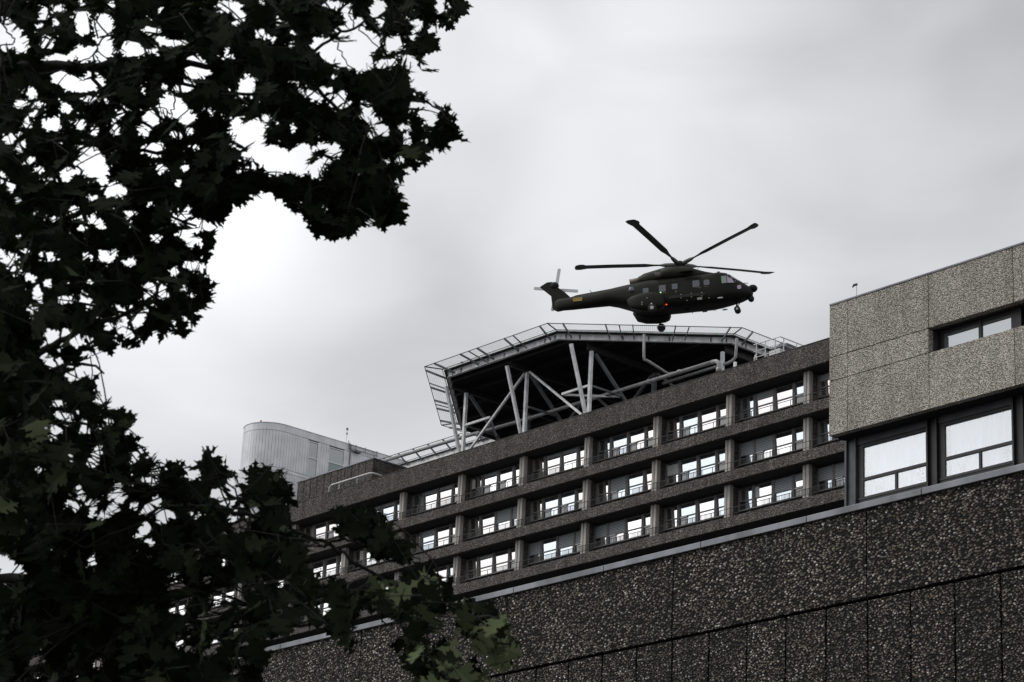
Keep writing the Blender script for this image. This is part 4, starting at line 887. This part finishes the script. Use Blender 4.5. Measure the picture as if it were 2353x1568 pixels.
GAPS = [  # (x, y, rx, ry)
 (8, 78, 22, 42), (34, 92, 18, 30), (56, 105, 14, 18), (102, 33, 12, 17), (90, 62, 12, 8), (108, 100, 20, 14), (150, 132, 40, 9), (195, 125, 32, 18), (240, 110, 22, 34), (140, 178, 28, 14), (180, 195, 42, 16), (228, 190, 16, 12),
 (185, 52, 14, 32), (240, 58, 24, 26), (260, 8, 10, 12), (300, 108, 22, 14), (345, 70, 22, 8), (375, 92, 24, 8), (340, 118, 28, 8), (410, 98, 28, 8), (440, 138, 30, 12), (455, 166, 30, 14), (428, 198, 18, 14), (524, 14, 32, 16), (552, 36, 14, 12),
 (600, 78, 22, 7), (640, 45, 10, 8), (760, 12, 22, 10), (738, 100, 26, 18), (762, 118, 34, 16), (800, 135, 30, 18), (838, 100, 34, 30), (818, 60, 18, 20), (830, 150, 30, 16), (796, 30, 12, 18), (868, 20, 20, 26), (760, 135, 20, 10), (905, 100, 22, 18), (890, 145, 24, 10), (960, 55, 12, 14), (950, 85, 8, 16), (1010, 20, 12, 14), (945, 145, 12, 18), (990, 150, 16, 8),
 (970, 185, 30, 22), (1000, 205, 10, 10), (985, 262, 22, 26), (960, 240, 14, 10), (845, 268, 16, 18), (880, 300, 18, 14), (780, 240, 24, 14), (730, 222, 20, 12), (700, 215, 14, 8), (750, 205, 14, 8), (570, 190, 18, 22), (560, 210, 18, 10),
 (395, 250, 36, 22), (345, 275, 18, 22), (430, 270, 26, 14), (385, 225, 16, 10), (545, 290, 20, 22), (565, 315, 26, 20), (590, 340, 16, 30), (625, 350, 14, 20), (620, 375, 22, 16), (665, 370, 34, 26), (700, 350, 22, 18), (690, 390, 20, 20), (725, 395, 14, 20), (640, 390, 20, 14), (745, 370, 14, 12), (770, 345, 18, 16), (600, 300, 12, 12),
 (118, 285, 22, 18), (60, 290, 14, 14), (20, 320, 14, 14), (45, 238, 12, 10), (75, 215, 10, 16), (150, 248, 14, 12), (185, 285, 14, 10), (200, 232, 22, 6), (215, 300, 12, 10), (265, 300, 12, 18), (275, 265, 8, 10), (330, 300, 16, 8), (355, 345, 22, 20), (330, 345, 10, 12), (405, 310, 12, 8), (370, 390, 16, 12), (425, 388, 12, 8),
 (210, 372, 30, 36), (155, 400, 18, 20), (235, 395, 20, 16), (268, 440, 26, 14), (215, 455, 12, 10), (25, 430, 12, 12), (40, 460, 12, 10), (90, 390, 10, 10), (115, 415, 10, 6), (170, 490, 14, 18), (185, 525, 10, 10), (215, 505, 18, 8), (235, 520, 14, 10), (125, 505, 10, 10), (80, 490, 8, 8), (45, 545, 10, 6), (410, 500, 22, 10), (455, 512, 22, 12), (425, 540, 22, 14), (365, 548, 14, 8), (440, 555, 10, 8), (480, 525, 14, 6),
 (118, 590, 10, 16), (95, 585, 8, 10), (245, 590, 22, 16), (195, 590, 14, 8), (300, 605, 16, 8), (400, 625, 14, 12), (205, 700, 10, 16), (275, 710, 10, 10), (305, 710, 12, 8), (380, 680, 14, 8), (425, 665, 8, 8), (355, 700, 10, 6), (435, 610, 12, 12), (280, 750, 8, 22), (320, 740, 10, 14), (120, 775, 18, 20), (100, 795, 10, 12), (175, 785, 12, 16), (95, 820, 12, 8), (125, 840, 22, 12), (165, 870, 14, 12), (210, 780, 10, 10), (240, 740, 8, 8), (160, 840, 10, 8), (185, 855, 12, 14),
 (55, 625, 8, 6), (30, 620, 6, 6), (130, 925, 10, 10), (142, 955, 18, 8), (160, 970, 10, 8), (195, 980, 10, 10), (222, 925, 8, 8), (258, 935, 12, 8), (250, 965, 12, 8), (225, 905, 8, 6), (290, 995, 10, 8), (130, 990, 14, 12), (120, 1010, 8, 8), (195, 990, 12, 14), (225, 1040, 12, 14), (210, 1065, 14, 16), (165, 1055, 8, 12), (90, 1060, 8, 5), (88, 1080, 12, 6), (345, 1052, 8, 6),
 (180, 1120, 8, 8), (190, 1142, 10, 8), (212, 1160, 10, 10), (210, 1180, 12, 12), (242, 1185, 14, 9), (262, 1170, 14, 10), (276, 1140, 8, 16), (272, 1115, 10, 10), (360, 1085, 12, 8), (350, 1108, 14, 10), (330, 1108, 8, 8), (440, 1095, 16, 8), (450, 1085, 10, 8), (362, 1150, 14, 10), (345, 1168, 12, 8), (385, 1180, 14, 10), (330, 1178, 8, 8), (370, 1195, 14, 8), (335, 1210, 12, 12), (345, 1245, 10, 10), (400, 1190, 8, 6), (298, 1095, 8, 6),
 (500, 1135, 16, 12), (530, 1115, 10, 16), (520, 1160, 22, 8), (545, 1130, 12, 10), (560, 1105, 10, 8), (540, 1185, 14, 12), (575, 1190, 14, 10), (552, 1215, 14, 14),
 (8, 1300, 26, 26), (25, 1310, 18, 16), (50, 1315, 14, 8), (10, 1335, 14, 10), (212, 1285, 10, 10), (455, 1265, 10, 6), (398, 1320, 16, 6), (405, 1345, 22, 8), (410, 1400, 16, 16), (400, 1385, 12, 8), (510, 1365, 24, 16), (545, 1350, 10, 16), (430, 1380, 8, 14), (480, 1420, 30, 8), (440, 1440, 18, 8), (505, 1400, 26, 6), (540, 1440, 14, 8), (560, 1400, 12, 12), (600, 1330, 10, 8), (412, 1475, 12, 18), (440, 1490, 20, 8), (500, 1480, 16, 6), (560, 1480, 10, 8), (470, 1500, 12, 5), (560, 1520, 16, 10), (540, 1545, 14, 10),
 (745, 1400, 14, 14), (735, 1370, 12, 10), (700, 1420, 10, 10), (670, 1390, 8, 8), (640, 1400, 8, 10), (760, 1300, 10, 10), (720, 1290, 8, 8), (640, 1290, 8, 8), (700, 1380, 8, 8),
 (85, 1520, 18, 18), (80, 1550, 14, 12), (1010, 1415, 8, 14), (960, 1420, 10, 10), (900, 1430, 8, 8), (1060, 1465, 8, 10), (830, 1385, 8, 6),
]
S = 4; MW, MH = 1300 // S, 1640 // S; ox, oy = 60, 60
gw, gh = (1300 + ox) // S, (1640 + oy) // S
yy, xx = np.mgrid[0:gh, 0:gw]; cx_, cy_ = xx * S - ox + S / 2, yy * S - oy + S / 2
def inpoly(poly, X, Y):
    ins = np.zeros(X.shape, bool); n = len(poly)
    for i in range(n):
        x0, y0 = poly[i]; x1, y1 = poly[(i + 1) % n]
        if y0 == y1: continue
        c = ((y0 > Y) != (y1 > Y)) & (X < (x1 - x0) * (Y - y0) / (y1 - y0) + x0); ins ^= c
    return ins
mask = np.zeros((gh, gw), bool)
for pl in MASS: mask |= inpoly(pl, cx_, cy_)
gapm = np.zeros((gh, gw), bool)
for (a, b, rx, ry) in GAPS: gapm |= ((cx_ - a) / (rx * 0.96)) ** 2 + ((cy_ - b) / (ry * 0.96)) ** 2 < 1
sp = np.random.default_rng(3)
for _ in range(330):
    a, b = sp.uniform(-20, 1050), sp.uniform(0, 1560)
    if (b > 760 and a < 130) or (a > 650 and b > 1100): continue
    if b > 850 and sp.random() < 0.45: continue
    rx, ry = sp.uniform(5, 13), sp.uniform(5, 11)
    gapm |= ((cx_ - a) / rx) ** 2 + ((cy_ - b) / ry) ** 2 < 1
outer = mask.copy()
def erode(m, n):
    m = m.copy()
    for _ in range(n):
        q = m.copy(); q[1:] &= m[:-1]; q[:-1] &= m[1:]; q[:, 1:] &= m[:, :-1]; q[:, :-1] &= m[:, 1:]; m = q
    return m
core = erode(outer, 3); mask = core & ~gapm; soft = outer & ~gapm
# bay of sky between the two upper masses
bay = inpoly([(588, 455), (600, 430), (612, 400), (640, 400), (655, 392), (640, 420), (618, 455), (640, 500), (560, 470)], cx_, cy_) & ~inpoly(MASS[0], cx_, cy_)
# leaf template: pinnate lobes with pointed tips, stalk at the origin, blade along +x, length 1
half = [(0.0, 0.012), (0.10, 0.03), (0.16, 0.10), (0.20, 0.20), (0.23, 0.10), (0.30, 0.06), (0.36, 0.20), (0.36, 0.30), (0.43, 0.35), (0.48, 0.42), (0.49, 0.29), (0.58, 0.30), (0.52, 0.17), (0.56, 0.09), (0.66, 0.20), (0.66, 0.28), (0.76, 0.34), (0.77, 0.22), (0.83, 0.20), (0.77, 0.10), (0.86, 0.09), (0.92, 0.13), (0.91, 0.06), (1.0, 0.0)]
NH = len(half)
def leaf_pts(wd, fold, curl, side_var):
    L = np.array([(x, 0.0) for x, y in half]); top = np.array(half)
    v = []
    for sgn in (1, -1):
        for (x, y) in half:
            yv = y * wd * (1 + side_var * sgn)
            v.append((x, sgn * yv, fold * yv - curl * x * x))
    for (x, y) in half: v.append((x, 0, -curl * x * x))
    return np.array(v)
FACES = []
for i in range(NH - 1):
    FACES.append((2 * NH + i, 2 * NH + i + 1, i + 1, i)); FACES.append((2 * NH + i, NH + i, NH + i + 1, 2 * NH + i + 1))
cover = np.zeros((gh, gw), np.int16)
LV = []; anchors = []
def raster(pp):
    """cells under the leaf outline"""
    x0, y0 = pp.min(0); x1, y1 = pp.max(0)
    i0, i1 = int((x0 + ox) // S), int((x1 + ox) // S) + 1; j0, j1 = int((y0 + oy) // S), int((y1 + oy) // S) + 1
    if i0 < 0 or j0 < 0 or i1 >= gw or j1 >= gh: return None
    sx, sy = cx_[j0:j1, i0:i1], cy_[j0:j1, i0:i1]
    m = inpoly([tuple(p) for p in pp], sx, sy)
    return (slice(j0, j1), slice(i0, i1)), m
def base_depth(x, y):
    return 13.4 + 1.2 * math.sin(x * 0.006 + 1) * math.cos(y * 0.004) - (y / 1568.0) * 0.6 - (0.8 if x > 650 and y > 1100 else 0)
tries = 0; placed = 0; want = 0.955
total = mask.sum()
idx = np.argwhere(mask)
def attempt(x, y, tol, dj):
    global placed
    L = rng.uniform(0.13, 0.22)
    D = base_depth(x, y) + dj
    wd = rng.uniform(0.75, 1.05); v = leaf_pts(wd, rng.uniform(0.0, 0.25), rng.uniform(-0.05, 0.22), rng.uniform(-0.12, 0.12)) * L
    # blade direction: hangs down and outward, normal mostly upward with a wide spread
    ph = rng.uniform(0, 2 * PI); el = rng.uniform(-1.25, 0.15)
    d = np.array([math.cos(ph) * math.cos(el), math.sin(ph) * math.cos(el), math.sin(el)])
    t_ = np.array([rng.normal(0, 0.45), rng.normal(0, 0.45), rng.uniform(0.15, 0.9)]) + np.array([0.55, -0.45, 0.0]); n = t_ - d * d.dot(t_); n /= np.linalg.norm(n)
    b = np.cross(n, d)
    o = pt(x, y, D) - d * L * 0.5
    W = o + v[:, :1] * d + v[:, 1:2] * b + v[:, 2:3] * n
    pp = to_px(np.concatenate([W[:NH], W[NH:2 * NH][::-1]]))
    r = raster(pp)
    if r is None: return False
    sl, m = r; c = m.sum()
    if c < 10: return False
    if (m & gapm[sl]).sum() > 2 + 0.02 * c or (m & ~soft[sl]).sum() / c > tol + 0.28 or (m & mask[sl]).sum() < 0.4 * c: return False
    new = (m & (cover[sl] == 0)).sum()
    if new < 2 and rng.random() > 0.35: return False
    cover[sl] += m
    LV.append(W); anchors.append(o); placed += 1
    return True
for it in range(22000):
    j, i = idx[rng.integers(len(idx))]
    if cover[j, i] > 3: continue
    attempt(cx_[j, i], cy_[j, i], 0.07, rng.normal(0, 0.75))
for rnd in range(4):
    hole = np.argwhere(mask & (cover == 0)); rng.shuffle(hole)
    for j, i in hole:
        if cover[j, i]: continue
        attempt(cx_[j, i] + rng.uniform(-12, 12), cy_[j, i] + rng.uniform(-12, 12), 0.08 + 0.02 * rnd, rng.normal(0, 0.7))
print('LEAVES', len(LV), 'covered', ((cover > 0) & mask).sum() / total, 'spill', ((cover > 0) & ~mask).sum() / total)
trunk_xy = pt(-170, 1300, 14.6)[:2]
tree = empty('oak_tree', (float(trunk_xy[0]), float(trunk_xy[1]), 0), 'large dark oak tree in the left foreground with spreading leafy branches', 'tree')
W = np.concatenate(LV); nv = 3 * NH
me = bpy.data.meshes.new('foliage')
faces = (np.array(FACES)[None] + (np.arange(len(LV)) * nv)[:, None, None]).reshape(-1, 4)
me.from_pydata(W.tolist(), [], faces.tolist())
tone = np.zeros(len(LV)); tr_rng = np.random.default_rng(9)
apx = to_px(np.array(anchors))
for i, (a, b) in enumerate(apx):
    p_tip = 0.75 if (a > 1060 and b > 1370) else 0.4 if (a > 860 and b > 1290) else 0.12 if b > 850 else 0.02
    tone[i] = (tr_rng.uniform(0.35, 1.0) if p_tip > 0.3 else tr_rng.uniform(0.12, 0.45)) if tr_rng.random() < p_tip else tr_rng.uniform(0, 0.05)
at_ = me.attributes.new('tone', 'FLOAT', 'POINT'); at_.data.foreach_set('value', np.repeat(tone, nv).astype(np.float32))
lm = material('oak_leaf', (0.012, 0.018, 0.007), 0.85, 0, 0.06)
# light on the low and tip leaves is put into a paler leaf colour
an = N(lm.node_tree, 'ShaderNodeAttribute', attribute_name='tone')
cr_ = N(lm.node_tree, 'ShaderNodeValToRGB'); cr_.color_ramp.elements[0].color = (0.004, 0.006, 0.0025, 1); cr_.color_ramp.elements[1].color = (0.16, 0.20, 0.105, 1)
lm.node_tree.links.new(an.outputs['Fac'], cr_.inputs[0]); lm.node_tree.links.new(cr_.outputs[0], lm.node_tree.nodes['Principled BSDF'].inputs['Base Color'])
t = lm.node_tree; p_ = t.nodes['Principled BSDF']; outn = t.nodes['Material Output']
tl = N(t, 'ShaderNodeBsdfTranslucent'); tl.inputs[0].default_value = (0.008, 0.014, 0.003, 1)
ad = N(t, 'ShaderNodeMixShader'); ad.inputs[0].default_value = 0.16
t.links.new(p_.outputs[0], ad.inputs[1]); t.links.new(tl.outputs[0], ad.inputs[2]); t.links.new(ad.outputs[0], outn.inputs[0])
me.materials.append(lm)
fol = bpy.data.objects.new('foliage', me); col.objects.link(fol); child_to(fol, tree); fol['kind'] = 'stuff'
# trunk and limbs
tp = [Vector((trunk_xy[0], trunk_xy[1], z)) for z in (0, 0.5, 2, 4, 6)]
top1 = Vector(pt(-80, 900, 14.4)); top2 = Vector(pt(-50, 500, 14.2)); top3 = Vector(pt(60, 230, 14.0)); top4 = Vector(pt(90, -120, 13.8))
tk = MB().tube(tp[:4] + [Vector(pt(-130, 1150, 14.5)), top1, top2], [0.36, 0.28, 0.24, 0.21, 0.19, 0.14, 0.05], 14)
child_to(tk.build('trunk', M['bark'], smooth=True), tree)
LIMBS = [
 ([(-140, 130, 14.0), (0, 150, 13.9), (98, 152, 13.8), (160, 152, 13.7), (208, 156, 13.6), (269, 142, 13.5), (340, 138, 13.4), (415, 140, 13.4), (500, 157, 13.3), (620, 170, 13.2), (720, 193, 13.1), (774, 249, 13.0), (850, 290, 12.9)], (0.034, 0.008)),
 ([(208, 160, 13.6), (235, 210, 13.5), (290, 260, 13.4), (400, 330, 13.3), (480, 400, 13.2)], (0.012, 0.006)),
 ([(210, 160, 13.6), (262, 170, 13.6), (330, 185, 13.5), (415, 195, 13.4), (560, 215, 13.3), (640, 225, 13.3), (720, 240, 13.2), (800, 330, 13.1), (860, 430, 13.0)], (0.013, 0.006)),
 ([(415, 137, 13.4), (452, 117, 13.4), (513, 98, 13.3), (600, 60, 13.2), (680, 20, 13.1)], (0.012, 0.006)),
 ([(640, 180, 13.2), (710, 127, 13.1), (771, 83, 13.0), (815, 62, 13.0), (867, 41, 13.0), (940, 60, 12.9)], (0.010, 0.005)),
 ([(822, 64, 13.0), (850, 90, 13.0), (880, 122, 12.9)], (0.004, 0.003)), ([(772, 102, 13.0), (790, 130, 13.0), (810, 165, 13.0)], (0.004, 0.003)), ([(815, 62, 13), (812, 45, 13), (800, 35, 13)], (0.004, 0.003)),
 ([(213, 148, 13.6), (222, 115, 13.6), (238, 85, 13.6), (270, 72, 13.6)], (0.006, 0.004)), ([(222, 118, 13.6), (250, 135, 13.6)], (0.004, 0.003)), ([(170, 150, 13.6), (213, 130, 13.6), (222, 118, 13.6)], (0.004, 0.003)),
 ([(232, 88, 13.6), (300, 76, 13.5), (370, 78, 13.5), (410, 92, 13.4), (455, 118, 13.4)], (0.006, 0.004)),
 ([(398, 200, 13.4), (402, 240, 13.4), (395, 262, 13.4), (405, 285, 13.4)], (0.005, 0.004)), ([(395, 262, 13.4), (360, 245, 13.4)], (0.004, 0.003)),
 ([(0, 50, 13.6), (30, 80, 13.6), (32, 98, 13.6), (0, 108, 13.6)], (0.005, 0.004)),
 ([(640, 225, 13.3), (700, 250, 13.2), (760, 262, 13.2), (830, 245, 13.1), (900, 240, 13), (980, 235, 12.9), (1030, 280, 12.9)], (0.008, 0.005)),
 ([(-60, 1050, 14.4), (30, 1052, 14.0), (80, 1058, 13.7), (156, 1066, 13.4), (235, 1088, 13.1), (318, 1112, 12.9), (367, 1132, 12.8), (415, 1139, 12.7), (496, 1165, 12.6), (540, 1175, 12.5), (577, 1184, 12.5), (640, 1205, 12.4), (694, 1226, 12.3), (760, 1253, 12.2), (826, 1299, 12.1), (887, 1333, 12.0), (948, 1358, 12.0), (1010, 1385, 11.9), (1070, 1405, 11.9), (1120, 1440, 11.9)], (0.022, 0.005)),
 ([(748, 1248, 12.2), (790, 1240, 12.2), (825, 1248, 12.2), (860, 1270, 12.1)], (0.008, 0.005)), ([(540, 1130, 12.6), (548, 1180, 12.5), (560, 1240, 12.5)], (0.005, 0.003)),
 ([(520, 1165, 12.6), (545, 1140, 12.6), (600, 1120, 12.5)], (0.006, 0.004)), ([(548, 1150, 12.6), (570, 1145, 12.6)], (0.004, 0.003)), ([(700, 1228, 12.3), (680, 1290, 12.3), (660, 1350, 12.3), (600, 1400, 12.3)], (0.008, 0.004)),
 ([(860, 1318, 12.1), (852, 1350, 12.1), (860, 1400, 12.1), (900, 1440, 12.1)], (0.006, 0.004)), ([(960, 1362, 12), (965, 1420, 12), (980, 1480, 12), (1000, 1540, 12)], (0.006, 0.004)),
 ([(20, 900, 14.3), (120, 850, 14.0), (190, 835, 13.9), (240, 860, 13.8)], (0.02, 0.005)), ([(40, 860, 14.3), (110, 800, 14.1), (170, 770, 14.0), (240, 740, 13.9), (340, 700, 13.7), (430, 690, 13.6)], (0.025, 0.006)),
 ([(30, 560, 14.2), (120, 520, 14.0), (230, 470, 13.8), (330, 480, 13.6), (450, 520, 13.5)], (0.025, 0.006)), ([(20, 960, 14.3), (130, 970, 13.9), (200, 975, 13.8), (280, 1000, 13.7)], (0.015, 0.005)), ([(-10, 1330, 14.3), (150, 1330, 13.6), (300, 1380, 13.1), (450, 1430, 12.8), (600, 1440, 12.6), (760, 1430, 12.4)], (0.03, 0.006)),
 ([(60, 300, 14.0), (180, 330, 13.8), (300, 345, 13.7), (420, 360, 13.5), (560, 420, 13.4)], (0.02, 0.005)),
]
lpts = []
for path, (r0, r1) in LIMBS:
    P3 = [Vector(pt(*q)) for q in path]
    # smooth subdivision with a little wander
    F_ = []
    for i in range(len(P3) - 1):
        a, b = P3[i], P3[i + 1]; pa = P3[max(i - 1, 0)]; pb = P3[min(i + 2, len(P3) - 1)]
        for q in range(4):
            u = q / 4; F_.append(0.5 * ((2 * a) + (b - pa) * u + (2 * pa - 5 * a + 4 * b - pb) * u * u + (3 * a - 3 * b + pb - pa) * u ** 3))
    F_.append(P3[-1]); n = len(F_)
    F_ = [v + Vector(rng.normal(0, 0.006, 3)) for v in F_]
    R_ = [r0 + (r1 - r0) * (i / (n - 1)) ** 0.8 for i in range(n)]
    lpts += F_
    child_to(MB().tube(F_, R_, 8).build('branch', M['bark'], smooth=True), tree)
# twigs tie groups of leaves to the nearest limb
LP = np.array([tuple(v) for v in lpts]); A = np.array(anchors)
keys = {}
for i, a in enumerate(A): keys.setdefault(tuple((a / 0.32).astype(int)), []).append(i)
tw = MB()
for kk, ids in keys.items():
    c = A[ids].mean(0); dd = np.linalg.norm(LP - c, axis=1); m_ = dd.argmin()
    def hidden(a, b):
        q = to_px(np.array([a + (b - a) * u for u in (0.15, 0.3, 0.45, 0.6, 0.75, 0.9)])); jj = np.clip(((q[:, 1] + oy) // S).astype(int), 0, gh - 1); ii = np.clip(((q[:, 0] + ox) // S).astype(int), 0, gw - 1)
        return (cover[jj, ii] > 0).mean()
    if dd[m_] < 1.0 and hidden(LP[m_], c) > 0.8:
        mid = (LP[m_] + c) / 2 + rng.normal(0, 0.04, 3) + np.array([0, 0, 0.05]); tw.tube([LP[m_] * (1 - u) ** 2 + mid * 2 * u * (1 - u) + c * u * u + rng.normal(0, 0.004, 3) for u in (0, 0.17, 0.33, 0.5, 0.67, 0.83, 1)], [0.005, 0.0047, 0.0044, 0.004, 0.0037, 0.0033, 0.003], 5, cap=False)
    for i in ids[:8]:
        if np.linalg.norm(A[i] - c) < 0.3 and hidden(A[i], c) > 0.8: tw.tube([c, A[i]], [0.0025, 0.0018], 4, cap=False)
o = child_to(tw.build('twigs', M['bark'], fix=False), tree); o['kind'] = 'stuff'
